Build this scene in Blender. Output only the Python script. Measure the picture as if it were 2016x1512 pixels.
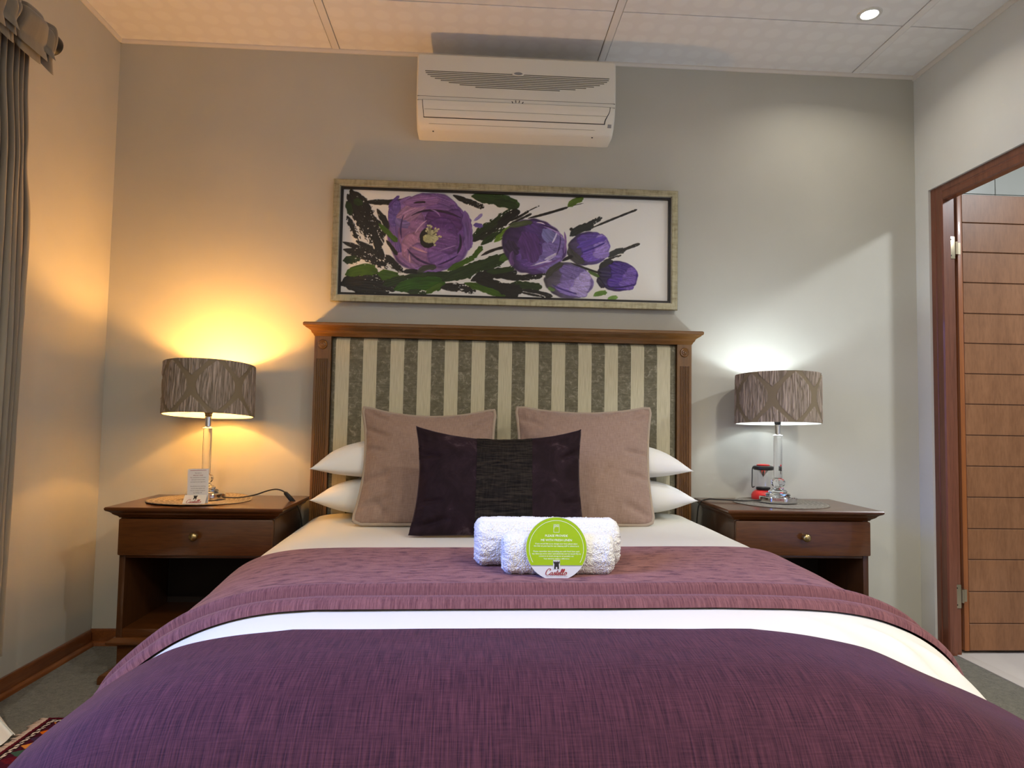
import bpy, bmesh, math, random
import numpy as np
from mathutils import Vector, Matrix
random.seed(7); rng = np.random.default_rng(7)
PI = math.pi
S = bpy.context.scene
for o in list(bpy.data.objects): bpy.data.objects.remove(o)
COL = S.collection

# ------------------------------------------------------------------ camera, world, light, exposure
F_PX, YAW, PITCH, ROLL = 1318.07, 0.0546, 0.0534, 0.0172
CAM = Vector((-0.0772, -2.9681, 0.9744))
fw = Vector((math.sin(YAW)*math.cos(PITCH), math.cos(YAW)*math.cos(PITCH), math.sin(PITCH)))
rt = Vector((math.cos(YAW), -math.sin(YAW), 0)); up = rt.cross(fw)
r2 = rt*math.cos(ROLL) + up*math.sin(ROLL); u2 = up*math.cos(ROLL) - rt*math.sin(ROLL)
cd = bpy.data.cameras.new('camera'); cam = bpy.data.objects.new('camera', cd); COL.objects.link(cam)
cd.sensor_fit = 'HORIZONTAL'; cd.sensor_width = 36.0; cd.lens = F_PX/2016*36; cd.clip_start = 0.02
m = Matrix(((r2.x, u2.x, -fw.x, CAM.x), (r2.y, u2.y, -fw.y, CAM.y), (r2.z, u2.z, -fw.z, CAM.z), (0, 0, 0, 1)))
cam.matrix_world = m; S.camera = cam
vs = S.view_settings; vs.view_transform = 'Standard'; vs.look = 'None'; vs.gamma = 1.0; vs.use_curve_mapping = False
vs.exposure = 1.2
S.cycles.caustics_reflective = False; S.cycles.caustics_refractive = False
W = bpy.data.worlds.new('world'); S.world = W; W.use_nodes = True
W.node_tree.nodes['Background'].inputs[0].default_value = (0.45, 0.62, 1.0, 1)
W.node_tree.nodes['Background'].inputs[1].default_value = 0.3

def area(name, loc, direction, size, power, color, size_y=None, spread=PI, disk=False):
    l = bpy.data.lights.new(name, 'AREA'); l.energy = power; l.color = color; l.spread = spread
    if disk: l.shape = 'DISK'; l.size = size
    else: l.shape = 'RECTANGLE'; l.size = size; l.size_y = size_y or size
    o = bpy.data.objects.new(name, l); COL.objects.link(o); o.location = loc
    o.rotation_euler = Vector(direction).to_track_quat('-Z', 'Y').to_euler(); return o
COOL = (0.86, 0.93, 1.0)
area('window_daylight', (-1.86, -2.35, 1.55), (1, -0.05, -0.60), 1.25, 20, (0.09, 0.25, 1.0), 1.1, spread=1.6)
# recessed ceiling spots of the bedroom (x, y, power)
DOWNLIGHTS = [(1.468, -0.453, 1.2), (1.2, -2.2, 10), (-0.8, -2.3, 4.5), (1.2, -3.7, 17), (-0.9, -3.7, 14)]
for (x, y, p) in DOWNLIGHTS:
    area('downlight_lamp', (x, y, 2.6), (0, 0, -1), 0.07, p, (1.0, 0.93, 0.80), disk=True, spread=2.6)
area('bathroom_lamp', (2.9, -1.25, 2.5), (0, 0, -1), 0.22, 18, (0.9, 0.95, 1.0), disk=True)
BULB_L, BULB_R = 400.0, 88.0

# ------------------------------------------------------------------ helpers
def wloc(o):
    v = Vector((0, 0, 0))
    while o is not None: v += o.location; o = o.parent
    return v
def link(name, me, mat, parent, kind=None, origin=None):
    o = bpy.data.objects.new(name, me); COL.objects.link(o)
    if parent is not None:
        off = wloc(parent); o.parent = parent
    else:
        co = np.array([v.co for v in me.vertices]); off = Vector(((co[:, 0].min()+co[:, 0].max())/2, (co[:, 1].min()+co[:, 1].max())/2, co[:, 2].min()))
        if origin is not None: off = Vector(origin)
        o.location = off
    me.transform(Matrix.Translation(-off))
    if mat is not None: me.materials.append(mat)
    if kind: o['kind'] = kind
    return o
def thing(name, label, cat, loc, group=None):
    o = bpy.data.objects.new(name, None); COL.objects.link(o); o.location = loc; o.empty_display_size = 0.05
    o['label'] = label; o['category'] = cat
    if group: o['group'] = group
    return o
def tag(o, label, cat, group=None):
    o['label'] = label; o['category'] = cat
    if group: o['group'] = group
    return o
def struct_empty(name, loc):
    o = bpy.data.objects.new(name, None); COL.objects.link(o); o.location = loc; o['kind'] = 'structure'; return o

class MB:
    def __init__(s): s.v = []; s.f = []
    def add(s, v, f):
        n = len(s.v); s.v += [tuple(p) for p in v]; s.f += [tuple(i+n for i in q) for q in f]; return s
    def box(s, x0, x1, y0, y1, z0, z1):
        v = [(x, y, z) for z in (z0, z1) for y in (y0, y1) for x in (x0, x1)]
        return s.add(v, [(0, 2, 3, 1), (4, 5, 7, 6), (0, 1, 5, 4), (2, 6, 7, 3), (0, 4, 6, 2), (1, 3, 7, 5)])
    def loft(s, rings, cap=True, close=True):
        n = len(rings[0]); v = [p for r in rings for p in r]; f = []
        for i in range(len(rings)-1):
            for j in range(n if close else n-1):
                k = (j+1) % n; f.append((i*n+j, i*n+k, (i+1)*n+k, (i+1)*n+j))
        if cap: f.append(tuple(range(n-1, -1, -1))); f.append(tuple((len(rings)-1)*n+j for j in range(n)))
        return s.add(v, f)
    def mould(s, x0, x1, y0, y1, levels, back=True):   # rectangle rings: (z, offset); back edge stays at y1 when back
        return s.loft([[(x0-o, y0-o, z), (x1+o, y0-o, z), (x1+o, y1+(0 if back else o), z), (x0-o, y1+(0 if back else o), z)] for z, o in levels])
    def lathe(s, prof, c, n=32, cap=True, lobes=0, amp=0.0):
        rings = [[(c[0]+r*(1+amp*math.cos(lobes*a) if lobes else 1)*math.cos(a), c[1]+r*(1+amp*math.cos(lobes*a) if lobes else 1)*math.sin(a), z) for a in [2*PI*j/n for j in range(n)]] for r, z in prof]
        return s.loft(rings, cap)
    def extrude(s, prof, x0, x1, axis='x'):            # closed 2D profile swept along an axis
        def P(a, b, t): return (t, a, b) if axis == 'x' else ((a, t, b) if axis == 'y' else (a, b, t))
        return s.loft([[P(a, b, t) for a, b in prof] for t in (x0, x1)])
    def tube(s, path, r, n=8, cap=True):
        path = [Vector(p) for p in path]; rings = []; ref = None
        for i, p in enumerate(path):
            t = (path[min(i+1, len(path)-1)]-path[max(i-1, 0)]).normalized()
            if ref is None: ref = t.orthogonal().normalized()
            ref = (ref - t*ref.dot(t)).normalized(); b = t.cross(ref)
            rr = r[i] if hasattr(r, '__len__') else r
            rings.append([p+(ref*math.cos(a)+b*math.sin(a))*rr for a in [2*PI*j/n for j in range(n)]])
        return s.loft(rings, cap)
    def build(s, name, mat, parent=None, smooth=35, bevel=0, kind=None, seg=2, origin=None):
        me = bpy.data.meshes.new(name); me.from_pydata(s.v, [], s.f)
        bm = bmesh.new(); bm.from_mesh(me)
        bmesh.ops.recalc_face_normals(bm, faces=bm.faces)
        if bevel:
            es = [e for e in bm.edges if len(e.link_faces) == 2 and e.calc_face_angle(0) > 0.6]
            bmesh.ops.bevel(bm, geom=es, offset=bevel, segments=seg, affect='EDGES', profile=0.6, clamp_overlap=True)
        bm.to_mesh(me); bm.free()
        if smooth:
            me.shade_smooth(); me.set_sharp_from_angle(angle=math.radians(smooth))
        return link(name, me, mat, parent, kind, origin)

def grid_mesh(name, P, uv=None, col=None, closed_u=False, smooth=True, flip=False):
    """P: (n, m, 3) array of points; uv: (n, m, 2); col: (n, m, 3) linear colours."""
    n, mm = P.shape[:2]
    idx = np.arange(n*mm).reshape(n, mm)
    if closed_u: a = idx; b = np.roll(idx, -1, 0)
    else: a = idx[:-1]; b = idx[1:]
    q = np.stack([a[:, :-1], b[:, :-1], b[:, 1:], a[:, 1:]], -1).reshape(-1, 4)
    if flip: q = q[:, ::-1]
    me = bpy.data.meshes.new(name)
    me.vertices.add(n*mm); me.vertices.foreach_set('co', P.reshape(-1).astype(np.float32))
    me.loops.add(q.size); me.loops.foreach_set('vertex_index', q.reshape(-1).astype(np.int32))
    me.polygons.add(len(q)); me.polygons.foreach_set('loop_start', (np.arange(len(q))*4).astype(np.int32))
    me.update(calc_edges=True); me.validate()
    if uv is not None:
        l = me.uv_layers.new(name='UVMap'); l.data.foreach_set('uv', uv.reshape(-1, 2)[q.reshape(-1)].reshape(-1).astype(np.float32))
    if col is not None:
        ca = me.color_attributes.new('Col', 'FLOAT_COLOR', 'POINT')
        c4 = np.ones((n*mm, 4), np.float32); c4[:, :3] = col.reshape(-1, 3); ca.data.foreach_set('color', c4.reshape(-1))
    if smooth: me.shade_smooth()
    return me
def normals(P):
    du = np.gradient(P, axis=0); dv = np.gradient(P, axis=1); n = np.cross(du, dv)
    return n/np.maximum(np.linalg.norm(n, axis=2, keepdims=True), 1e-9)
def vnoise(x, y, seed=0, per=None):
    """smooth value noise, numpy"""
    r = np.random.default_rng(seed).random((64, 64))
    x = np.asarray(x, float); y = np.asarray(y, float)
    xi = np.floor(x).astype(int); yi = np.floor(y).astype(int); fx = x-xi; fy = y-yi
    fx = fx*fx*(3-2*fx); fy = fy*fy*(3-2*fy)
    g = lambda i, j: r[i % 64, j % 64]
    return (g(xi, yi)*(1-fx)+g(xi+1, yi)*fx)*(1-fy)+(g(xi, yi+1)*(1-fx)+g(xi+1, yi+1)*fx)*fy
def fbm(x, y, seed=0, oct=4):
    s = 0; a = .5
    for k in range(oct): s = s+a*vnoise(x*2**k, y*2**k, seed+k); a *= .5
    return s
def srgb(r, g, b):
    f = lambda c: (c/255/12.92) if c/255 <= .04045 else ((c/255+.055)/1.055)**2.4
    return (f(r), f(g), f(b))
def lin(a):
    a = np.asarray(a, float)/255; return np.where(a <= .04045, a/12.92, ((a+.055)/1.055)**2.4)
def sstep(a, b, x):
    t = np.clip((np.asarray(x, float)-a)/(b-a), 0, 1); return t*t*(3-2*t)

# ------------------------------------------------------------------ materials
def mat(name, base=(.8, .8, .8), rough=.5, metal=0, spec=.5, sheen=0, trans=0, ior=1.45, emit=None, estr=0, coat=0):
    m = bpy.data.materials.new(name); m.use_nodes = True; b = m.node_tree.nodes['Principled BSDF']
    b.inputs['Base Color'].default_value = (*base, 1); b.inputs['Roughness'].default_value = rough; b.inputs['Metallic'].default_value = metal
    b.inputs['Specular IOR Level'].default_value = spec; b.inputs['Sheen Weight'].default_value = sheen; b.inputs['Transmission Weight'].default_value = trans
    b.inputs['IOR'].default_value = ior; b.inputs['Coat Weight'].default_value = coat
    if emit: b.inputs['Emission Color'].default_value = (*emit, 1); b.inputs['Emission Strength'].default_value = estr
    return m
def N(m, t, **k):
    n = m.node_tree.nodes.new(t)
    for a, v in k.items():
        if a.startswith('i_'): n.inputs[a[2:].replace('_', ' ')].default_value = v
        else: setattr(n, a, v)
    return n
def L(m, a, ao, b, bi): m.node_tree.links.new(a.outputs[ao], b.inputs[bi])
def bsdf(m): return m.node_tree.nodes['Principled BSDF']
def coords(m, scale=(1, 1, 1), kind='Object', rot=(0, 0, 0)):
    tc = N(m, 'ShaderNodeTexCoord'); mp = N(m, 'ShaderNodeMapping'); mp.inputs['Scale'].default_value = scale; mp.inputs['Rotation'].default_value = rot
    L(m, tc, kind, mp, 'Vector'); return mp
def noise(m, vec, scale=5, detail=4, rough=.5, dist=0):
    n = N(m, 'ShaderNodeTexNoise'); n.inputs['Scale'].default_value = scale; n.inputs['Detail'].default_value = detail
    n.inputs['Roughness'].default_value = rough; n.inputs['Distortion'].default_value = dist
    L(m, vec, 0, n, 'Vector'); return n
def ramp(m, src, stops, out='Fac'):
    r = N(m, 'ShaderNodeValToRGB'); e = r.color_ramp.elements
    while len(e) < len(stops): e.new(.5)
    for i, (p, c) in enumerate(stops): e[i].position = p; e[i].color = (*c, 1)
    L(m, src, out, r, 'Fac'); return r
def bump(m, src, strength=.2, dist=.002, out='Fac', prev=None):
    b = N(m, 'ShaderNodeBump'); b.inputs['Strength'].default_value = strength; b.inputs['Distance'].default_value = dist
    L(m, src, out, b, 'Height')
    if prev is not None: L(m, prev, 'Normal', b, 'Normal')
    L(m, b, 'Normal', bsdf(m), 'Normal'); return b
def mixc(m, fac, fo, a, b, blend='MIX'):
    x = N(m, 'ShaderNodeMix'); x.data_type = 'RGBA'; x.blend_type = blend
    if fac is None: x.inputs[0].default_value = fo
    else: L(m, fac, fo, x, 0)
    for v, i in ((a, 6), (b, 7)):
        if isinstance(v, tuple): x.inputs[i].default_value = (*v, 1)
        else: m.node_tree.links.new(v.outputs[2] if v.bl_idname == 'ShaderNodeMix' else v.outputs[0], x.inputs[i])
    return x
def base(m, n): m.node_tree.links.new(n.outputs[2] if n.bl_idname == 'ShaderNodeMix' else n.outputs[0], bsdf(m).inputs['Base Color'])

def wood(name, dark, light, grain=(2, 60, 60), rough=.35, coat=.2, bstr=.08):
    m = mat(name, light, rough, coat=coat); c = coords(m, grain)
    n = noise(m, c, 1.0, 6, .6, .6); r = ramp(m, n, [(.3, dark), (.7, light)])
    c2 = coords(m, tuple(g*3 for g in grain)); n2 = noise(m, c2, 2.0, 3, .6)
    x = mixc(m, None, .35, r, ramp(m, n2, [(.35, dark), (.6, light)])); base(m, x); bump(m, n2, bstr, .001); return m
def plaster(name, col):
    m = mat(name, col, .55, spec=.35); c = coords(m); n = noise(m, c, 3, 3); n2 = noise(m, c, 140, 2)
    base(m, ramp(m, n, [(.3, tuple(v*.96 for v in col)), (.7, tuple(min(1, v*1.03) for v in col))]))
    b1 = bump(m, n2, .10, .001); n3 = noise(m, c, 12, 3); bump(m, n3, .08, .004, prev=b1); return m

M = {}
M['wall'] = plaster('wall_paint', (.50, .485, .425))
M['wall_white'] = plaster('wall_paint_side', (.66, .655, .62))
M['cornice'] = mat('cornice_paint', (.68, .63, .57), .45)
M['strip'] = mat('ceiling_strip', (.78, .75, .72), .4)
# ceiling board: vinyl with hexagonally set glossier discs
m = mat('ceiling_vinyl', (.74, .71, .69), .42, spec=.4); c = coords(m, (11, 11, 11))
v = N(m, 'ShaderNodeTexVoronoi'); v.inputs['Randomness'].default_value = 0.12; v.inputs['Scale'].default_value = 1.0; v.voronoi_dimensions = '2D'; L(m, c, 0, v, 'Vector')
r = ramp(m, v, [(.30, (.83, .815, .80)), (.42, (.795, .775, .76))], 'Distance'); base(m, r)
M['ceiling'] = m
# carpet
m = mat('carpet', (.13, .122, .095), .95, spec=.1, sheen=.2); c = coords(m); n = noise(m, c, 160, 3, .7); n2 = noise(m, c, 45, 3, .7)
x = mixc(m, None, .5, ramp(m, n, [(.3, (.05, .047, .034)), (.7, (.20, .185, .14))]), ramp(m, n2, [(.35, (.07, .064, .047)), (.65, (.16, .148, .112))])); base(m, x); bump(m, n, .7, .006); M['carpet'] = m
M['vinyl_floor'] = plaster('bathroom_floor', (.50, .46, .42))
M['table_wood'] = wood('cherry_wood', (.048, .014, .003), (.115, .037, .008), (3, 40, 40), .3, .35)
M['table_wood_v'] = wood('cherry_wood_upright', (.04, .014, .005), (.09, .034, .010), (40, 40, 3), .32, .3)
M['table_dark'] = mat('shaded_inside', (.012, .006, .004), .8)  # near-black: shade of hollow insides and ceiling joints put into the colour
M['head_wood'] = wood('golden_wood', (.10, .042, .008), (.24, .105, .022), (3, 50, 50), .32, .35)
M['head_wood_v'] = wood('golden_wood_upright', (.095, .040, .008), (.21, .092, .019), (50, 50, 3), .35, .3)
M['base_wood'] = wood('skirting_wood', (.13, .035, .010), (.25, .085, .022), (30, 3, 30), .35, .3)
M['jamb_wood'] = wood('door_frame_wood', (.10, .028, .012), (.20, .065, .032), (40, 40, 2), .35, .3)
M['door_wood'] = wood('door_veneer', (.17, .066, .022), (.27, .118, .048), (22, 22, 4), .40, .25, .05)
M['stile_wood'] = wood('door_edge_wood', (.22, .06, .012), (.34, .11, .022), (40, 40, 2), .35, .3)
M['brass'] = mat('aged_brass', (.42, .31, .14), .28, 1)
M['hinge'] = mat('hinge_metal', (.40, .34, .24), .35, 1)
M['dark'] = mat('black_plastic', (.012, .011, .010), .35)
M['chrome'] = mat('chrome', (.78, .78, .78), .06, 1)
M['crystal'] = mat('crystal_glass', (.97, .98, 1), .02, trans=1, ior=1.5)
M['glass'] = mat('clear_glass', (1, 1, 1), .02, trans=1, ior=1.2)
M['white_plastic'] = mat('white_plastic', (.66, .645, .60), .38)
M['ac'] = mat('cream_plastic', (.74, .71, .62), .42); M['ac_gap'] = mat('grille_gap', (.16, .145, .11), .6); M['ac_black'] = mat('black_gap', (.02, .018, .015), .6)
M['grey_print'] = mat('grey_print', (.25, .25, .25), .5); M['red'] = mat('red_plastic', (.65, .035, .03), .3)
# linen
def cloth(name, col, rough=.85, sheen=.1, bstr=.1, scale=700):
    m = mat(name, col, rough, spec=.2, sheen=sheen); c = coords(m, (1, 1, 1), 'UV'); n = noise(m, c, scale, 2); bump(m, n, bstr, .001); return m
M['linen'] = cloth('white_cotton', (.68, .655, .575)); M['linen_pillow'] = cloth('pillow_cotton', (.76, .75, .72))
# chenille runner
m = mat('mauve_chenille', (.2, .08, .1), .8, spec=.15, sheen=.25); bsdf(m).inputs['Sheen Tint'].default_value = (.75, .5, .5, 1); bsdf(m).inputs['Sheen Roughness'].default_value = .45
c = coords(m, (20, 66, 1), 'UV'); n = noise(m, c, 1.0, 5, .6, .5); r = ramp(m, n, [(.39, (.062, .018, .024)), (.45, (.185, .074, .072)), (.62, (.27, .124, .112))])
c2 = coords(m, (260, 90, 1), 'UV'); n2 = noise(m, c2, 1.0, 3, .7)
sp_ = N(m, 'ShaderNodeSeparateXYZ'); tc_ = N(m, 'ShaderNodeTexCoord'); L(m, tc_, 'UV', sp_, 0); mr = N(m, 'ShaderNodeMapRange', interpolation_type='SMOOTHSTEP'); mr.inputs['From Min'].default_value = .45; mr.inputs['From Max'].default_value = .50; L(m, sp_, 1, mr, 0)
c5 = coords(m, (330, 22, 1), 'UV'); n5 = noise(m, c5, 1.0, 3, .6); r = mixc(m, mr, 0, r, ramp(m, n5, [(.32, (.075, .025, .029)), (.66, (.205, .085, .082))]))
x = mixc(m, None, .22, r, ramp(m, n2, [(.3, (.08, .026, .032)), (.65, (.28, .125, .112))])); base(m, x); b1 = bump(m, n, .25, .004); bump(m, n2, .35, .002, prev=b1); M['runner'] = m
# dark throw: woven threads run down the bed
m = mat('aubergine_chenille', (.08, .03, .05), .8, spec=.15, sheen=.2); bsdf(m).inputs['Sheen Tint'].default_value = (.65, .38, .42, 1); bsdf(m).inputs['Sheen Roughness'].default_value = .4
c = coords(m, (420, 16, 1), 'UV'); n = noise(m, c, 1.0, 3, .6); c2 = coords(m, (24, 420, 1), 'UV'); n2 = noise(m, c2, 1.0, 3, .6); c3 = coords(m, (4, 7, 1), 'UV'); n3 = noise(m, c3, 1.0, 4, .6)
x = mixc(m, None, .38, ramp(m, n, [(.34, (.014, .004, .007)), (.66, (.088, .026, .031))]), ramp(m, n2, [(.35, (.022, .006, .010)), (.66, (.070, .021, .027))]))
y = mixc(m, n3, 'Fac', (.78, .78, .78), (1.2, 1.2, 1.2)); z = mixc(m, None, 1.0, x, y, 'MULTIPLY'); base(m, z); b1 = bump(m, n, .5, .002); bump(m, n2, .4, .002, prev=b1); M['throw'] = m
# mauve cushion fabric
m = mat('mauve_weave', (.34, .22, .19), .8, spec=.2, sheen=.25); c = coords(m, (300, 30, 1), 'UV'); n = noise(m, c, 1, 3, .6); c2 = coords(m, (30, 300, 1), 'UV'); n2 = noise(m, c2, 1, 3, .6)
x = mixc(m, None, .5, ramp(m, n, [(.3, (.215, .135, .105)), (.7, (.355, .245, .19))]), ramp(m, n2, [(.3, (.225, .145, .112)), (.7, (.34, .235, .182))])); base(m, x); b1 = bump(m, n, .2, .001); bump(m, n2, .2, .001, prev=b1); M['mauve'] = m
M['piping'] = cloth('piping_cord', (.36, .285, .215), .8, .2, .4, 400)
# dark velvet
m = mat('plum_velvet', (.03, .015, .025), .75, spec=.15, sheen=.3); bsdf(m).inputs['Sheen Tint'].default_value = (.40, .30, .33, 1); bsdf(m).inputs['Sheen Roughness'].default_value = .35
c = coords(m, (9, 9, 1), 'UV'); n = noise(m, c, 1, 6, .7, 1.2); base(m, ramp(m, n, [(.42, (.013, .006, .008)), (.60, (.022, .011, .015)), (.76, (.085, .055, .062))])); M['plum'] = m  # palest stop paints velvet highlights into the colour
m = mat('wrinkled_panel', (.02, .015, .014), .7, spec=.15); c = coords(m, (12, 110, 1), 'UV'); n = noise(m, c, 1, 3, .6, 1.0); c2 = coords(m, (170, 20, 1), 'UV'); n2 = noise(m, c2, 1, 2, .6)
x = mixc(m, None, .4, ramp(m, n, [(.42, (.004, .003, .003)), (.62, (.036, .027, .020))]), ramp(m, n2, [(.42, (.004, .003, .003)), (.65, (.026, .020, .016))])); base(m, x); bump(m, n, .8, .004); M['panel'] = m
# headboard stripes
m = mat('striped_upholstery', (.3, .3, .25), .75, spec=.2, sheen=.2); tc = N(m, 'ShaderNodeTexCoord'); sp = N(m, 'ShaderNodeSeparateXYZ'); L(m, tc, 'UV', sp, 0)
a = N(m, 'ShaderNodeMath', operation='ADD'); a.inputs[1].default_value = .620+.1166*10; L(m, sp, 0, a, 0)
d = N(m, 'ShaderNodeMath', operation='DIVIDE'); d.inputs[1].default_value = .1166; L(m, a, 0, d, 0)
fr = N(m, 'ShaderNodeMath', operation='FRACT'); L(m, d, 0, fr, 0); lt = N(m, 'ShaderNodeMath', operation='LESS_THAN'); lt.inputs[1].default_value = .497; L(m, fr, 0, lt, 0)
c = coords(m, (40, 40, 1), 'UV'); n = noise(m, c, 1, 6, .75, .8); c2 = coords(m, (15, 180, 1), 'UV'); n2 = noise(m, c2, 1, 3, .6); c4 = coords(m, (9, 4, 1), 'UV'); n4 = noise(m, c4, 1, 3)
vel = mixc(m, None, .45, ramp(m, n, [(.40, (.125, .112, .070)), (.54, (.20, .182, .125)), (.66, (.48, .45, .34))]), ramp(m, n2, [(.35, (.115, .103, .064)), (.7, (.23, .21, .145))]))  # brightest stop colours in highlights on the velvet stripes
c3 = coords(m, (300, 12, 1), 'UV'); n3 = noise(m, c3, 1, 2, .6); light = ramp(m, n3, [(.3, (.50, .455, .305)), (.7, (.64, .59, .42))])
x = mixc(m, lt, 0, light, vel); base(m, x); b1 = bump(m, n3, .15, .001); bump(m, lt, .3, .002, out=0, prev=b1); M['stripe'] = m
# curtain
m = mat('curtain_velvet', (.17, .145, .10), .8, spec=.2, sheen=.4); c = coords(m, (6, 1.2, 1), 'UV'); n = noise(m, c, 1, 5, .6); base(m, ramp(m, n, [(.3, (.16, .135, .098)), (.7, (.28, .245, .18))])); M['curtain'] = m
m = mat('sheer_voile', (.85, .84, .80), .9); M['sheer'] = m
# frame, canvas, shade and rug take their colours from attributes
def attr_mat(name, rough, spec=.4, coat=0):
    m = mat(name, (1, 1, 1), rough, spec=spec, coat=coat); a = N(m, 'ShaderNodeVertexColor', layer_name='Col'); L(m, a, 0, bsdf(m), 'Base Color'); return m
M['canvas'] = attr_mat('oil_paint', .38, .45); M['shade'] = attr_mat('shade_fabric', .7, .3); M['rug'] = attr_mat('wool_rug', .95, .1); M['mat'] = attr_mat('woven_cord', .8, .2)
m = mat('antique_silver_gilt', (.45, .41, .26), .38, .75); c = coords(m, (70, 70, 12)); n = noise(m, c, 1, 4, .7); c2 = coords(m, (12, 70, 70)); n2 = noise(m, c2, 1, 4, .7)
x = mixc(m, None, .5, ramp(m, n, [(.3, (.20, .17, .10)), (.55, (.48, .44, .29))]), ramp(m, n2, [(.3, (.22, .19, .11)), (.55, (.50, .46, .31))])); base(m, x); bump(m, n, .15, .001); M['frame'] = m
M['liner'] = mat('black_liner', (.010, .007, .006), .4); M['slip'] = mat('silver_slip', (.6, .57, .48), .3, .6)
M['towel'] = mat('white_terry', (.76, .76, .74), .95, spec=.1, sheen=.2)
M['lining'] = mat('shade_lining', (.86, .84, .78), .6)
M['green'] = mat('lime_card', srgb(150, 182, 4), .45); M['card'] = mat('grey_card', (.62, .62, .58), .5); M['white_ink'] = mat('white_ink', (.88, .9, .72), .5); M['black_ink'] = mat('black_ink', (.015, .012, .012), .5)
M['red_ink'] = mat('red_ink', (.30, .012, .02), .5); M['paper'] = mat('white_paper', (.72, .70, .66), .55); M['text_ink'] = mat('brown_ink', (.10, .05, .04), .6)
M['tile'] = mat('grey_tile', (.42, .43, .40), .3); M['grout'] = mat('white_grout', (.72, .73, .70), .8)
M['amber'] = mat('amber_bulb', (1, .8, .5), .4, emit=(1.0, .47, .105), estr=1); M['coolbulb'] = mat('led_bulb', (1, 1, 1), .4, emit=(.76, .89, 1.0), estr=1)
M['lens'] = mat('downlight_lens', (1, 1, 1), .4, emit=(1, 1, .98), estr=12)
pane = bpy.data.materials.new('window_pane'); pane.use_nodes = True; nt = pane.node_tree; nt.nodes.clear()
o_ = nt.nodes.new('ShaderNodeOutputMaterial'); t_ = nt.nodes.new('ShaderNodeBsdfTransparent'); g_ = nt.nodes.new('ShaderNodeBsdfGlossy'); x_ = nt.nodes.new('ShaderNodeMixShader')
g_.inputs['Roughness'].default_value = .02; x_.inputs[0].default_value = .06; nt.links.new(t_.outputs[0], x_.inputs[1]); nt.links.new(g_.outputs[0], x_.inputs[2]); nt.links.new(x_.outputs[0], o_.inputs[0]); M['pane'] = pane

# ------------------------------------------------------------------ room shell
XL, XR, H, YB = -1.6727, 1.9558, 2.622, -4.4
MB().box(XL-.15, XR+.045, YB-.15, .12, -.06, 0).build('floor', M['carpet'], kind='structure', smooth=0)
MB().box(XL-.15, XR+.10, 0, .12, 0, H+.1).build('wall_back', M['wall'], kind='structure', smooth=0)
MB().box(XL-.15, XR+.10, YB-.12, YB, 0, H+.1).build('wall_front', M['wall'], kind='structure', smooth=0)
WY0, WY1, WZ0, WZ1 = -3.0, -1.7, .95, 2.12                       # window in the left wall
mb = MB(); mb.box(XL-.15, XL, WY1, 0, 0, H+.1); mb.box(XL-.15, XL, YB, WY0, 0, H+.1); mb.box(XL-.15, XL, WY0, WY1, 0, WZ0); mb.box(XL-.15, XL, WY0, WY1, WZ1, H+.1)
mb.build('wall_left', M['wall'], kind='structure', smooth=0)
DY0, DY1, DZ = -1.05, -.09, 2.045                                 # door opening in the right wall
mb = MB(); mb.box(XR, XR+.10, DY1, 0, 0, H+.1); mb.box(XR, XR+.10, YB, DY0, 0, H+.1); mb.box(XR, XR+.10, DY0, DY1, DZ, H+.1)
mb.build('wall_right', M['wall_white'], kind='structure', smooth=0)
ceil = MB().box(XL-.1, XR+.1, YB-.1, .1, H+.012, H+.09).build('ceiling', M['table_dark'], kind='structure', smooth=0)  # slab is near-black: shadow of the panel gaps painted in
xs = [XL+.005] + [-.732+1.2*k for k in range(3)] + [XR-.005]; ys = [-.004, -.384, -1.584, -2.784, YB]
for i in range(4):
    for j in range(4):
        x0 = xs[i]+(.0178 if i else 0); x1 = xs[i+1]-(.0178 if i < 3 else 0)
        MB().box(x0, x1, ys[j+1]+.0045, ys[j], H, H+.012).build('panel', M['ceiling'], ceil, bevel=.0015, seg=1)
for i in (1, 2, 3): MB().box(xs[i]-.0155, xs[i]+.0155, YB, -.004, H-.0025, H+.006).build('cover_strip', M['strip'], ceil, bevel=.001, seg=1)
MB().extrude([(0, H), (-.012, H), (-.012, H-.006), (-.006, H-.016), (0, H-.016)], XL, XR).build('trim_1', M['cornice'], kind='structure', smooth=0)
MB().extrude([(XL, H), (XL+.012, H), (XL+.012, H-.006), (XL+.006, H-.016), (XL, H-.016)], YB, 0, 'y').build('trim_2', M['cornice'], kind='structure', smooth=0)
MB().extrude([(XR, H), (XR-.010, H), (XR-.010, H-.006), (XR-.005, H-.022), (XR, H-.022)], YB, 0, 'y').build('trim_3', M['cornice'], kind='structure', smooth=0)
def skirting(name, axis, w, s, a, b):
    P = [(0, 0), (.020, 0), (.019, .010), (.014, .016), (.012, .018), (.012, .058), (.009, .066), (0, .066)]
    t = struct_empty(name, ((a+b)/2, w-.005, 0) if axis == 'x' else (w+s*.005, (a+b)/2, 0))
    MB().extrude([(w+s*p, z) for p, z in [(0, 0), (.012, 0), (.012, .057), (.009, .066), (0, .066)]], a, b, axis).build('board', M['base_wood'], t, bevel=.001)
    MB().extrude([(w+s*p, z) for p, z in [(.012, 0), (.026, 0), (.025, .008), (.020, .014), (.012, .017)]], a, b, axis).build('quarter_round', M['base_wood'], t)
skirting('baseboard_left', 'y', XL, 1, YB, -.02); skirting('baseboard_back', 'x', 0, -1, XL, 1.93)
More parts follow.
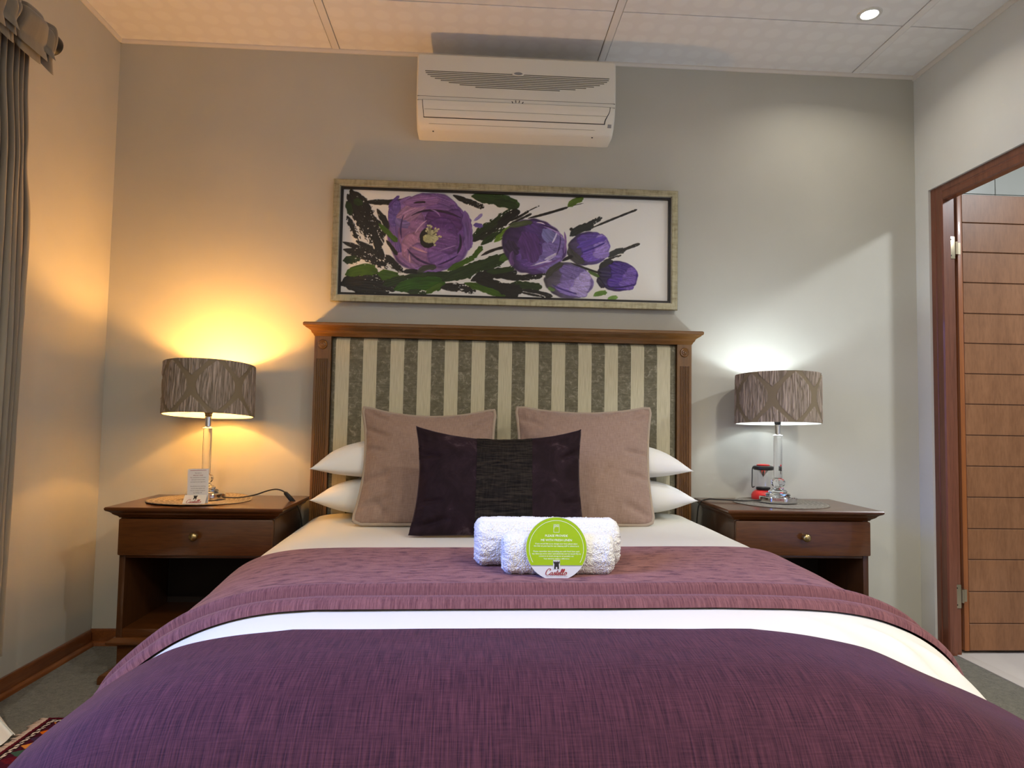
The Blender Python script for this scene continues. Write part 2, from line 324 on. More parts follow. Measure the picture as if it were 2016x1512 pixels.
# window
w = struct_empty('window_1', (XL-.08, (WY0+WY1)/2, WZ0))
mb = MB()
for (a, b, c0, d) in [(WY0, WY1, WZ0, WZ0+.05), (WY0, WY1, WZ1-.05, WZ1), (WY0, WY0+.05, WZ0, WZ1), (WY1-.05, WY1, WZ0, WZ1), (-2.375, -2.325, WZ0, WZ1)]: mb.box(XL-.11, XL-.05, a, b, c0, d)
mb.build('window_frame', M['white_plastic'], w)
for a, b in ((WY0+.05, -2.375), (-2.325, WY1-.05)): MB().box(XL-.082, XL-.078, a, b, WZ0+.05, WZ1-.05).build('pane', M['pane'], w, smooth=0)
MB().box(XL-.05, XL+.03, WY0-.03, WY1+.03, WZ0-.03, WZ0).build('window_sill', M['white_plastic'], w, bevel=.004)
# door frame (jambs and head, stepped section) and door
t = struct_empty('trim_4', (2.0, -.55, 0))
def jamb(y0, s, name='jamb'):
    P = [(1.966, 0), (1.966, .026), (1.969, .030), (1.969, .034), (1.966, .038), (1.966, .066), (1.971, .071), (2.004, .071), (2.004, .056), (2.032, .056), (2.032, 0)]
    MB().extrude([(x, y0+s*q) for x, q in P], 0, DZ, 'z').build(name, M['jamb_wood'], t, smooth=20)
jamb(-.091, -1); jamb(-1.049, 1)
P = [(1.966, 0), (1.966, .026), (1.969, .030), (1.969, .034), (1.966, .038), (1.966, .060), (1.971, .065), (2.004, .065), (2.004, .050), (2.032, .050), (2.032, 0)]
MB().extrude([(x, DZ-.001-q) for x, q in P], -.978, -.162, 'y').build('head', M['jamb_wood'], t, smooth=20)
d1 = struct_empty('door_1', (2.47, -.10, 0))
MB().box(2.089, 2.87, -.114, -.080, .006, 2.024).build('door_leaf', M['door_wood'], d1, smooth=0)
MB().box(2.068, 2.089, -.1185, -.080, .006, 2.024).build('hinge_stile', M['stile_wood'], d1, bevel=.001)
pz = [2.024, 1.894, 1.760, 1.622, 1.483, 1.349, 1.213, 1.078, .941, .805, .669, .532, .398, .260, .123, .006]
for i in range(15): MB().box(2.0895, 2.87, -.120, -.114, pz[i+1]+.0022, pz[i]-.0022).build('plank', M['door_wood'], d1, bevel=.0012, seg=1)
for hz in (1.77, .247):
    hb = MB().box(2.002, 2.0325, -.1500, -.1460, hz-.05, hz+.05)
    h = hb.build('hinge', M['hinge'], d1, bevel=.001)
    MB().tube([(2.043, -.142, hz-.028), (2.043, -.142, hz+.028)], .0075, 12).build('hinge_pin', M['hinge'], h)
    MB().box(2.048, 2.0685, -.136, -.108, hz-.026, hz+.026).build('hinge_leaf', M['hinge'], h)
    mb = MB()
    for dz, dx in ((.036, .012), (0, .007), (-.036, .012)): mb.loft([[(2.002+dx+.0035*math.cos(a), yy, hz+dz+.0035*math.sin(a)) for a in [PI*2*k/10 for k in range(10)]] for yy in (-.1506, -.1496)])
    mb.build('screw', M['dark'], h)
# bathroom beyond the door
MB().box(XR+.045, 3.75, -2.4, .12, -.07, -.006).build('floor_bathroom', M['vinyl_floor'], kind='structure', smooth=0)
MB().box(2.00, 2.055, -.98, -.16, -.006, .004).build('trim_5', M['vinyl_floor'], kind='structure', bevel=.002)
wb = MB().box(XR+.10, 3.75, .045, .12, -.006, 2.6).build('wall_bathroom_back', M['grout'], kind='structure', smooth=0)
for j in range(9):
    for i in range(4):
        x0 = 2.0758+.4*i-.1 if i else XR+.102; x1 = 2.0758+.4*(i+1)-.1; z0 = -.016+.3*j
        MB().box(x0+.002, x1-.002, .036, .046, max(0, z0+.002), min(2.59, z0+.298)).build('tile', M['tile'], wb, smooth=0)
MB().box(3.65, 3.75, -2.4, .045, -.006, 2.6).build('wall_bathroom_side', M['tile'], kind='structure', smooth=0)
MB().box(XR+.10, 3.75, -2.5, -2.4, -.006, 2.6).build('wall_bathroom_front', M['tile'], kind='structure', smooth=0)
MB().box(XR+.10, 3.75, -2.5, .12, 2.6, 2.68).build('ceiling_bathroom', M['strip'], kind='structure', smooth=0)

# ------------------------------------------------------------------ bed
bed = thing('bed', 'double bed with striped fabric headboard in a golden-brown wooden frame, against the back wall', 'bed', (.055, -1.0, 0))
hb = MB().box(-.735, .838, -.030, -.006, .05, 1.318).build('headboard', M['head_wood'], bed, smooth=0)
for s, (x0, x1) in ((-1, (-.768, -.698)), (1, (.808, .872))):
    # post with six cut flutes on its face
    zt = 1.222; mb = MB(); xc = (x0+x1)/2; y0 = -.074
    prof = [(x0, -.004), (x0, y0)]
    fx0 = x0+.010; fwid = (x1-x0-.020)/6
    for k in range(6): a = fx0+k*fwid; prof += [(a+.001, y0), (a+.0025, y0+.004), (a+fwid-.0025, y0+.004), (a+fwid-.001, y0)]
    prof += [(x1, y0), (x1, -.004)]
    mb.extrude(prof, 0, zt, 'z'); mb.box(x0, x1, y0, -.004, zt, 1.320)
    p = mb.build('post', M['head_wood_v'], bed, smooth=0)
    rp = [(.0205, 0), (.0205, .0035), (.018, .006), (.0155, .0045), (.0135, .004), (.0115, .0055), (.009, .007), (.006, .0055), (.004, .007), (.0015, .008)]
    mb = MB(); cz = 1.283
    mb.loft([[(xc+r*math.cos(a), y0-h, cz+r*math.sin(a)) for a in [2*PI*k/28 for k in range(28)]] for r, h in rp]); mb.build('rosette', M['head_wood'], p, smooth=50)
MB().mould(-.768, .872, -.076, -.003, [(1.318, 0), (1.322, .003), (1.327, .005), (1.333, .011), (1.337, .012), (1.341, .014), (1.347, .022), (1.353, .032), (1.357, .034), (1.3575, .038), (1.362, .041), (1.370, .041), (1.374, .037)]).build('cap_rail', M['head_wood'], bed, smooth=25)
nx, nz = 200, 60
u = np.linspace(-.6975, .8075, nx); vz = np.linspace(.30, 1.3165, nz); U, V = np.meshgrid(u, vz, indexing='ij')
eu = np.minimum(U-u[0], u[-1]-U); ev = np.minimum(V-vz[0], vz[-1]-V)
bul = 1-np.clip(1-eu/.016, 0, 1)**2.2; bul *= 1-np.clip(1-ev/.018, 0, 1)**2.2
Y = -.050-.016*bul-.004*(fbm(U*3, V*2, 3)-.5)*bul
P = np.stack([U, Y, V], -1)
link('upholstery', grid_mesh('upholstery', P, np.stack([U, V], -1), flip=False), M['stripe'], bed)
MB().box(-.70, .80, -1.90, -.08, .05, .30).build('bed_base', M['table_dark'], bed, bevel=.01)
MB().box(-.55, .66, -1.84, -.085, .30, .500).build('mattress', M['linen'], bed, bevel=.05, seg=3)

# profile of the made-up bed: outline points (x, z) walking out and down, at four stations along y
ST = [(-.10, [(-.40, .572), (-.60, .571), (-.68, .567), (-.73, .556), (-.765, .535), (-.79, .50), (-.803, .45), (-.81, .36), (-.815, .28), (-.82, .15), (-.82, .06)],
       [(.45, .578), (.70, .583), (.78, .582), (.825, .574), (.86, .552), (.885, .51), (.895, .45), (.90, .35), (.905, .06)]),
      (-.75, [(-.40, .572), (-.60, .570), (-.66, .564), (-.71, .552), (-.75, .530), (-.78, .50), (-.803, .45), (-.815, .36), (-.82, .28), (-.83, .15), (-.83, .06)],
       [(.45, .580), (.70, .585), (.78, .584), (.83, .575), (.87, .552), (.90, .51), (.915, .45), (.925, .35), (.93, .06)]),
      (-1.54, [(-.40, .572), (-.50, .566), (-.56, .556), (-.624, .535), (-.68, .508), (-.722, .480), (-.77, .440), (-.804, .405), (-.825, .36), (-.84, .28), (-.848, .15), (-.85, .06)],
       [(.45, .578), (.62, .576), (.714, .570), (.79, .558), (.828, .546), (.885, .524), (.925, .500), (.96, .470), (.985, .43), (1.0, .35), (1.005, .25), (1.01, .06)]),
      (-1.72, [(-.40, .571), (-.50, .560), (-.56, .550), (-.606, .538), (-.649, .515), (-.70, .484), (-.732, .460), (-.752, .428), (-.762, .39), (-.768, .33), (-.772, .2), (-.775, .06)],
       [(.45, .573), (.52, .567), (.575, .558), (.675, .538), (.775, .492), (.825, .472), (.88, .450), (.945, .418), (.995, .375), (1.025, .29), (1.035, .06)])]
def resample(pts, n):
    pts = np.array(pts, float); d = np.r_[0, np.cumsum(np.hypot(*np.diff(pts, axis=0).T))]
    t = np.linspace(0, d[-1], n); q = np.stack([np.interp(t, d, pts[:, 0]), np.interp(t, d, pts[:, 1])], -1)
    k = np.array([1, 2, 3, 4, 3, 2, 1.]); k /= k.sum(); qp = np.pad(q, ((3, 3), (0, 0)), mode='edge'); sm = np.stack([np.convolve(qp[:, i], k, 'valid') for i in (0, 1)], -1); sm[0] = q[0]; sm[-1] = q[-1]
    return sm
NS = 60
SL = []
for y, lf, rg in ST:
    mid = np.stack([np.linspace(lf[0][0], rg[0][0], 42), np.linspace(lf[0][1], rg[0][1], 42)], -1)[1:-1]
    SL.append((y, np.concatenate([resample(lf, NS)[::-1], mid, resample(rg, NS)])))
FOOT = [(-1.72, 0), (-1.80, .001), (-1.88, .006), (-1.94, .018), (-1.985, .040), (-2.02, .075), (-2.045, .12), (-2.060, .18), (-2.068, .26), (-2.075, .36), (-2.08, .50)]
FP = resample(FOOT, 60); FA = np.r_[0, np.cumsum(np.hypot(*np.diff(FP, axis=0).T))]
def bed_surface(t):
    """rows of bed-top points for arc positions t (metres from y=0 towards the foot)"""
    sy = np.array([-s[0] for s in SL]); rows = []
    for tt in t:
        if tt <= 1.72:
            k = int(np.clip(np.searchsorted(sy, tt)-1, 0, len(sy)-2)); f = np.clip((tt-sy[k])/(sy[k+1]-sy[k]), 0, 1); f = f*f*(3-2*f) if k > 1 else f
            r = SL[k][1]*(1-f)+SL[k+1][1]*f; x, z = r[:, 0], r[:, 1]; y = np.full_like(x, -tt)
        else:
            r = SL[-1][1]; x, z = r[:, 0].copy(), r[:, 1].copy(); a = tt-1.72
            fy = np.interp(a, FA, FP[:, 0]); dr = np.interp(a, FA, FP[:, 1])
            top = .575; dz = np.maximum(top-z, 0); p = 1.6; drop = (dz**p+dr**p)**(1/p)
            g = np.clip((-1.86-fy)/.22, 0, 1); inset = .15*(1-np.sqrt(1-g*g*.98)); xc = .06; rel = (x-xc)/.93
            x = x-np.sign(rel)*inset*np.abs(rel)**3; z = np.maximum(top-drop, .05); y = np.full_like(x, fy)
        rows.append(np.stack([x, y, z], -1))
    return np.array(rows)
def cloth_uv(P):
    du = np.r_[0, np.cumsum(np.linalg.norm(np.diff(P[len(P)//2], axis=0), axis=1))]; dv = np.r_[0, np.cumsum(np.linalg.norm(np.diff(P[:, P.shape[1]//2], axis=0), axis=1))]
    return np.stack(np.broadcast_arrays(du[None, :], dv[:, None]), -1)
# duvet
t = np.linspace(.10, 1.72+FA[-1], 400); P = bed_surface(t); n = normals(P); uv = cloth_uv(P)
SGN = 1.0 if n[150, 80, 2] > 0 else -1.0
def off(P, n, h): return P+SGN*n*h[..., None]
X, Yy, Z = P[..., 0], P[..., 1], P[..., 2]
h = .003*(fbm(X*5, Yy*5, 11)-.5)+.010*(fbm(X*9+Yy*4, Z*3, 5)-.5)*sstep(.55, .35, Z)*sstep(.2, .6, X)
def ridge(x0, y0, z0, x1, y1, z1, wd, amp):
    a = np.array([x0, y0, z0]); b = np.array([x1, y1, z1]); d = b-a; q = P-a; tt = np.clip((q@d)/(d@d), 0, 1); dist = np.linalg.norm(q-tt[..., None]*d, axis=-1)
    return amp*np.exp(-(dist/wd)**2)*(.3+.7*np.sin(PI*tt))
h += ridge(.74, -1.60, .555, .90, -1.66, .46, .016, .016)+ridge(.80, -1.62, .54, .93, -1.68, .42, .012, -.015)+ridge(.84, -1.60, .53, .97, -1.66, .40, .016, .014)+ridge(.60, -1.58, .57, .70, -1.66, .55, .02, .003)
o = link('duvet', grid_mesh('duvet', off(P, n, h), uv, flip=SGN < 0), M['linen'], None)
tag(o, 'white cotton duvet spread over the bed and hanging down its sides', 'duvet')
def bed_layer(name, t, hfun, material, label, cat, j0=12, j1=-12, extra=None, skew0=None, skew1=None):
    """t: arc positions along the bed; skew0/skew1 shift the head-side and foot-side edge per column"""
    tf = np.linspace(.1, 1.72+FA[-1], 420); Pf = bed_surface(tf)[:, j0:j1 if j1 else None]; nc = Pf.shape[1]; s = np.linspace(-1, 1, nc)
    fr = (t-t[0])/(t[-1]-t[0]); P = np.empty((len(t), nc, 3))
    a0 = skew0(s) if skew0 else np.zeros(nc); a1 = skew1(s) if skew1 else np.zeros(nc)
    for j in range(nc):
        tj = np.clip(t+a0[j]*(1-fr)+a1[j]*fr, tf[0], tf[-1])
        for c_ in range(3): P[:, j, c_] = np.interp(tj, tf, Pf[:, j, c_])
    n = normals(P); uv = cloth_uv(P)
    h = hfun(t)[:, None]*np.ones(nc)[None, :]
    e = np.clip((1-np.abs(s))/.02, 0, 1); h = h*np.sqrt(e)[None, :]
    if extra is not None: h = h+extra(P)*(h > .004)
    me = grid_mesh(name, off(P, n, h+.005), uv, flip=SGN < 0)
    return tag(link(name, me, material, None), label, cat)
# mauve runner: folded so that its front edge shows two rolls
kt = np.array([.925, .928, .935, .95, 1.00, 1.40, 1.425, 1.440, 1.452, 1.462, 1.470, 1.476, 1.482, 1.490, 1.505, 1.520, 1.532, 1.540, 1.545, 1.547])
kh = np.array([.000, .006, .012, .014, .014, .018, .025, .030, .031, .027, .015, .003, .006, .013, .018, .0185, .016, .011, .005, .000])
t = np.unique(np.concatenate([np.linspace(.925, 1.547, 90), np.linspace(1.40, 1.547, 60)]))
bed_layer('bed_runner', t, lambda t: np.interp(t, kt, kh), M['runner'], 'mauve chenille runner folded across the middle of the white duvet', 'bed runner',
          extra=lambda P: .005*(fbm(P[..., 0]*4, P[..., 1]*7, 21)-.5), skew1=lambda s: .015*sstep(-.33, -.52, s)+.05*sstep(-.60, -.80, s))
t = np.unique(np.concatenate([np.linspace(1.695, 1.72, 16), np.linspace(1.72, 1.72+FA[-1]-.05, 90)]))
bed_layer('foot_throw', t, lambda t: np.interp(t, [1.695, 1.698, 1.703, 1.71, 1.73, 3], [.0, .006, .010, .012, .013, .013]), M['throw'], 'dark purple woven throw covering the foot end of the bed nearest the viewer', 'throw',
          extra=lambda P: .006*(fbm(P[..., 0]*3, P[..., 1]*6, 31)-.5), skew0=lambda s: -.015*sstep(-.60, -.8, s))

# ------------------------------------------------------------------ pillows and cushions
def pillow(name, c, w, d, up, dn, label, seed):
    n = 56; a = np.linspace(-1, 1, n); U, V = np.meshgrid(a, a, indexing='ij')
    ex = 1-.07*(1-V**2)*np.abs(U)**4; ey = 1-.10*(1-U**2)*np.abs(V)**4
    x = c[0]+U*w/2*ex; y = c[1]+V*d/2*ey
    f = (np.clip(1-np.abs(U)**2.6, 0, 1)**.62)*(np.clip(1-np.abs(V)**2.4, 0, 1)**.55)
    wr = 1+.10*(fbm(U*3+seed, V*3, seed)-.5)
    wr = wr+.09*(fbm(U*2+seed, V*9, seed+3)-.5)*sstep(.35, .9, np.abs(V))
    top = np.stack([x, y, c[2]+up*f*wr], -1); bot = np.stack([x, y, c[2]-dn*f], -1)
    uv = np.stack([U*w/2, V*d/2], -1); m1 = grid_mesh(name, top, uv); m2 = grid_mesh(name, bot, uv, flip=True)
    bm = bmesh.new(); bm.from_mesh(m1); bm.from_mesh(m2); bmesh.ops.remove_doubles(bm, verts=bm.verts, dist=1e-5); bm.to_mesh(m1); bm.free(); bpy.data.meshes.remove(m2); m1.shade_smooth()
    return tag(link(name, m1, M['linen_pillow'], None), label, 'pillow', 'white pillows stacked at the headboard')
yc, dd = -.212, .255
pillow('pillow', (-.350, yc, .652), .715, dd, .085, .072, 'white pillow on the left half of the bed, lower of its stack', 1)
pillow('pillow', (-.353, yc, .772), .715, dd, .118, .040, 'white pillow on the left half of the bed, on top of its stack', 2)
pillow('pillow', (.455, yc, .666), .72, dd, .080, .074, 'white pillow on the right half of the bed, lower of its stack', 3)
pillow('pillow', (.440, yc, .783), .715, dd, .105, .042, 'white pillow on the right half of the bed, on top of its stack', 4)

def cushion(name, TL, TR, BL, BR, front, back, sag, label, material, piping=None, panel=None, seed=0, folds=(), dent=.05, rc=.04):
    """soft square cushion through its four corners; sag = (top, bottom, left, right) pull-in of the edges in metres"""
    n = 90; a = np.linspace(-1, 1, n); U, V = np.meshgrid(a, a, indexing='ij')
    TL, TR, BL, BR = (np.array(q, float) for q in (TL, TR, BL, BR))
    s, v = (U+1)/2, (V+1)/2
    def at(s, v): return (BL*(1-s)[..., None]+BR*s[..., None])*(1-v)[..., None]+(TL*(1-s)[..., None]+TR*s[..., None])*v[..., None]
    base_ = at(s, v); ex = ((TR-TL)+(BR-BL)); ex /= np.linalg.norm(ex); ey = ((TL-BL)+(TR-BR)); ey /= np.linalg.norm(ey); nz = np.cross(ex, ey); nz /= np.linalg.norm(nz)
    prof = lambda q: (1-q**2)**.85
    dx = prof(V)*(np.where(U < 0, sag[2], sag[3])*np.abs(U)**1.6*-np.sign(U)); dy = prof(U)*(np.where(V < 0, sag[1], sag[0])*np.abs(V)**1.6*-np.sign(V))
    # rounded corners
    cu = np.clip((np.abs(U)-.86)/.14, 0, 1); cv = np.clip((np.abs(V)-.86)/.14, 0, 1); k = rc*(1-np.sqrt(np.clip(1-.5*(cu*cv)**1.0, 0, 1)))
    dx = dx-np.sign(U)*k; dy = dy-np.sign(V)*k
    core = base_+dx[..., None]*ex+dy[..., None]*ey
    f = (np.clip(1-np.abs(U)**2.3, 0, 1)**.6)*(np.clip(1-np.abs(V)**2.3, 0, 1)**.6)
    wr = .02*(fbm(U*2+seed, V*2, seed)-.5)*f
    for (fu, fv, gu, gv, wd, am) in folds:
        q = np.stack([U-fu, V-fv], -1); d = np.array([gu-fu, gv-fv]); tt = np.clip((q@d)/(d@d), 0, 1); ds = np.linalg.norm(q-tt[..., None]*d, axis=-1)
        wr += am*np.exp(-(ds/wd)**2)*np.sin(PI*np.clip(tt*.9+.1, 0, 1))**.6
    cr = .008*(vnoise(U*14+seed*3, V*5, seed+9)-.5)*sstep(.6, .95, np.maximum(np.abs(U), np.abs(V)))*(1-sstep(.97, 1, np.maximum(np.abs(U), np.abs(V))))
    H = front*f+wr+cr
    top = core+H[..., None]*nz; bot = core-(back*f)[..., None]*nz
    W_, H_ = np.linalg.norm(TR-TL), np.linalg.norm(TL-BL); uv = np.stack([s*W_, v*H_], -1)
    root = thing(name, label, 'cushion', tuple((BL+BR)/2)) if (piping or panel) else None
    def shell(nm, m_):
        m1 = grid_mesh(nm, top, uv); m2 = grid_mesh(nm, bot, uv, flip=True); bm = bmesh.new(); bm.from_mesh(m1); bm.from_mesh(m2)
        bmesh.ops.remove_doubles(bm, verts=bm.verts, dist=1e-5); bm.to_mesh(m1); bm.free(); bpy.data.meshes.remove(m2); m1.shade_smooth(); return link(nm, m1, m_, root)
    shell('cushion_cover', material)
    if piping:
        e = np.concatenate([core[:, 0], core[-1, 1:], core[::-1, -1][1:], core[0, ::-1][1:-1]])
        mb = MB(); pts = [Vector(p) for p in e[::1]]; pts.append(pts[0])
        ring = []
        mb.tube(pts, .0068, 8, cap=False); mb.build('piping', piping, root, smooth=180)
    if panel:
        i0, i1 = panel; sl = slice(i0, i1); q = top[sl, 1:-1]+.0022*nz
        w = np.abs(np.linspace(-1, 1, q.shape[0]))[:, None]; q = q+((vnoise(U[sl, 1:-1]*6, V[sl, 1:-1]*34, 5)-.5)*.004)[..., None]*nz
        link('centre_panel', grid_mesh('centre_panel', q, uv[sl, 1:-1]), M['panel'], root)['label'] = 'black wrinkled centre panel'
    return root
FL = [(-.95, .55, -.55, .35, .05, -.012), (-.95, .2, -.6, .1, .04, -.010), (-.95, -.35, -.55, -.25, .05, -.012), (-.9, -.75, -.5, -.6, .06, -.015), (-.9, .9, -.6, .75, .05, -.010), (.95, .8, .5, .5, .06, -.014), (-.55, -.9, -.75, -.65, .05, -.014)]
FR = [(.95, .8, .65, .7, .05, -.010), (.95, .1, .55, .12, .05, -.012), (.95, -.3, .5, -.25, .06, -.013), (.9, -.85, .55, -.7, .06, -.014), (-.95, .75, -.6, .6, .06, -.010), (-.95, .35, -.6, .3, .05, -.008)]
cushion('cushion', (-.536, -.235, 1.024), (.012, -.245, 1.022), (-.527, -.455, .580), (.050, -.470, .578), .075, .012, (.050, .004, .036, .032), 'dusty mauve cushion with piped edge, leaning on the left pillows', M['mauve'], M['piping'], seed=3, folds=FL)
cushion('cushion', (.084, -.250, 1.034), (.652, -.235, 1.040), (.060, -.470, .582), (.610, -.455, .585), .075, .012, (.038, .004, .028, .024), 'dusty mauve cushion with piped edge, leaning on the right pillows', M['mauve'], M['piping'], seed=8, folds=FR)
cushion('cushion', (-.290, -.560, .951), (.311, -.560, .948), (-.296, -.690, .579), (.306, -.700, .584), .062, .030, (.050, .004, .026, .016), 'dark plum velvet cushion with black centre panel, in front of the mauve cushions', M['plum'], None, (33, 63), seed=5,
        folds=[(-.9, -.85, -.55, -.72, .05, -.014), (-.95, .45, -.7, .4, .05, -.008), (-.9, -.45, -.65, -.42, .04, -.010), (.95, .55, .75, .35, .05, -.014), (.95, -.4, .75, -.45, .05, -.010)], rc=.012)

# ------------------------------------------------------------------ towels and disc card
def towel(name, x0, x1, cy, cz, ry, rz, label, seed, skew=0, band=None):
    n, mm = 300, 460; a = np.linspace(0, 2*PI, n, endpoint=False); sx = np.linspace(0, 1, mm); A, Sx = np.meshgrid(a, sx, indexing='ij')
    p = 2.6; ca, sa = np.cos(A), np.sin(A); rr = (np.abs(ca)**p+np.abs(sa)**p)**(-1/p)
    end = np.minimum(Sx, 1-Sx)*(x1-x0); rnd = 1-.22*np.clip(1-end/.020, 0, 1)**2.4
    rows = .0018*np.sin(sx*(x1-x0)*2*PI/.007)[None, :]
    dsp = .0035*(vnoise(A*6, Sx*18, seed)-.5)+.0030*(vnoise(A*34, Sx*170, seed+1)-.5)+.0030*(vnoise(A*46, Sx*229, seed+2)-.5)
    if band is not None:
        bm_ = np.exp(-((A-band)/.22)**4); dsp = dsp*(1-.8*bm_)-.002*bm_+.0014*bm_*np.sin(A*60)
    y = cy+(ry*rnd*rr+dsp)*ca; z = np.maximum(cz+(rz*rnd*rr+dsp)*sa, cz-rz); x = x0+(x1-x0)*Sx+.004*(vnoise(A*10, Sx*0, seed+4)-.5)*(1-2*Sx)
    P = np.stack([x, y+skew*(Sx-.5), z], -1); uv = np.stack([Sx*(x1-x0), A*.05], -1)
    t = thing(name, label, 'towel', ((x0+x1)/2, cy, cz-rz), 'rolled white towels on the bed runner')
    link('towel_roll', grid_mesh('towel_roll', P, uv, closed_u=True), M['towel'], t)
    for e, sg in ((0, -1), (-1, 1)):
        ring = P[:, e]; c = ring.mean(0); q = np.linspace(1, .02, 26); G = c[None, None]+(ring[:, None]-c)*q[None, :, None]
        sp = (q[None, :]*4.0+(a/(2*PI))[:, None]) % 1.0
        G[..., 0] += sg*(.0035*np.sin(PI*sp)*sstep(1, .93, q)[None, :]+.002*(vnoise(np.broadcast_to(a[:, None]*20, G.shape[:2]), np.broadcast_to(q*20, G.shape[:2]), seed+7)-.5))
        link('rolled_end', grid_mesh('rolled_end', G, closed_u=True), M['towel'], t)
    return t
towel('towel', -.068, .305, -1.185, .656, .060, .060, 'larger rolled white towel, behind the smaller roll on the mauve runner', 3, band=1.9)
towel('towel', .000, .270, -1.289, .645, .044, .049, 'smaller rolled white towel, in front of the larger roll and behind the green disc', 9)

def text_mesh(body, size, align='CENTER'):
    c = bpy.data.curves.new('text', 'FONT'); c.body = body; c.size = size; c.align_x = align; c.align_y = 'CENTER'; c.resolution_u = 2; c.fill_mode = 'FRONT' if False else 'BOTH'
    o = bpy.data.objects.new('text', c); COL.objects.link(o); bpy.context.view_layer.update()
    me = bpy.data.meshes.new_from_object(o.evaluated_get(bpy.context.evaluated_depsgraph_get())); bpy.data.objects.remove(o); return me
def put_text(name, body, width, mtx, material, parent, height=None):
    me = text_mesh(body, 1.0); co = np.array([v.co for v in me.vertices]); w = np.ptp(co[:, 0]); s = width/w
    me.transform(Matrix.Translation((-(co[:, 0].min()+co[:, 0].max())/2, -(co[:, 1].min()+co[:, 1].max())/2, 0))); me.transform(Matrix.Scale(s, 4))
    if height: h = np.ptp(co[:, 1])*s; me.transform(Matrix.Diagonal((1, height/h, 1, 1)))
    me.transform(mtx); return link(name, me, material, parent)
def ribbon2d(pts, wd):
    """flat pen stroke through points; wd = widths"""
    pts = np.array(pts, float); k = len(pts); t = np.arange(k); tt = np.linspace(0, k-1, (k-1)*6+1); out = []
    for x in tt:
        i = min(int(x), k-2); f = x-i; p0, p1, p2, p3 = pts[max(i-1, 0)], pts[i], pts[i+1], pts[min(i+2, k-1)]
        out.append(.5*((2*p1)+(-p0+p2)*f+(2*p0-5*p1+4*p2-p3)*f*f+(-p0+3*p1-3*p2+p3)*f**3))
    out = np.array(out); tg = np.gradient(out, axis=0); tg /= np.maximum(np.linalg.norm(tg, axis=1, keepdims=True), 1e-9); nn = np.stack([-tg[:, 1], tg[:, 0]], -1)
    w = wd*(.45+.75*np.abs(tg[:, 1]))[:, None]; a = out+nn*w; b = out-nn*w
    v = [(p[0], p[1], 0) for q in zip(a, b) for p in q]; f = [(2*i, 2*i+1, 2*i+3, 2*i+2) for i in range(len(out)-1)]
    return v, f
SCRIPT = [[(1.25, 1.55), (1.55, 1.75), (1.5, 2.1), (1.05, 2.2), (.5, 1.75), (.2, 1.0), (.3, .3), (.7, .02), (1.2, .15), (1.6, .5)],
          [(2.55, .85), (2.25, 1.0), (1.9, .75), (1.75, .3), (1.95, .02), (2.25, .2), (2.5, .65), (2.6, .98), (2.5, .5), (2.55, .1), (2.75, .05), (3.0, .35)],
          [(3.0, .35), (3.2, .75), (3.35, 1.05), (3.42, .7), (3.5, .35), (3.35, .04), (3.1, .1), (3.4, .05), (3.75, .35)], [(3.75, .35), (4.0, .9), (4.2, 1.75), (4.05, 1.0), (3.98, .3), (4.12, .02), (4.4, .25)], [(3.75, 1.12), (4.1, 1.2), (4.55, 1.18)],
          [(4.4, .25), (4.75, .45), (4.98, .8), (4.78, 1.0), (4.5, .7), (4.5, .25), (4.75, .02), (5.1, .25)], [(5.1, .25), (5.5, .9), (5.78, 1.7), (5.68, 2.1), (5.46, 1.8), (5.35, 1.0), (5.35, .3), (5.5, .02), (5.8, .25)],
          [(5.8, .25), (6.2, .9), (6.48, 1.7), (6.38, 2.1), (6.16, 1.8), (6.05, 1.0), (6.05, .3), (6.2, .02), (6.5, .3)], [(7.2, 1.0), (6.85, .8), (6.7, .3), (6.95, .02), (7.3, .25), (7.45, .7), (7.25, 1.0), (7.15, .8), (7.6, .85)]]
def castello(mtx, width, material, parent, name='logo_lettering'):
    mb = MB()
    for st in SCRIPT:
        v, f = ribbon2d([(x+.22*y, y) for x, y in st], .115); mb.add([((p[0]-4.1), p[1]-1, 0) for p in v], f)
    me = bpy.data.meshes.new(name); me.from_pydata(mb.v, [], mb.f); me.transform(Matrix.Scale(width/7.7, 4)); me.transform(mtx); return link(name, me, material, parent)
TOWER = [(-.46, 0), (-.43, .95), (-.58, 1.04), (-.58, 1.42), (-.40, 1.42), (-.40, 1.27), (-.22, 1.27), (-.22, 1.42), (-.06, 1.42), (-.06, 1.27), (.10, 1.27), (.10, 1.42), (.26, 1.42), (.26, 1.27), (.42, 1.27), (.42, 1.42), (.58, 1.42), (.58, 1.04), (.43, .95), (.46, 0), (.14, 0), (.14, .30), (0, .42), (-.14, .30), (-.14, 0)]
def flat_poly(name, pts, mtx, s, material, parent, thick=0):
    bm = bmesh.new(); vs_ = [bm.verts.new((x*s, y*s, 0)) for x, y in pts]; f = bm.faces.new(vs_); bmesh.ops.triangulate(bm, faces=[f])
    me = bpy.data.meshes.new(name); bm.to_mesh(me); bm.free(); me.transform(mtx); return link(name, me, material, parent)

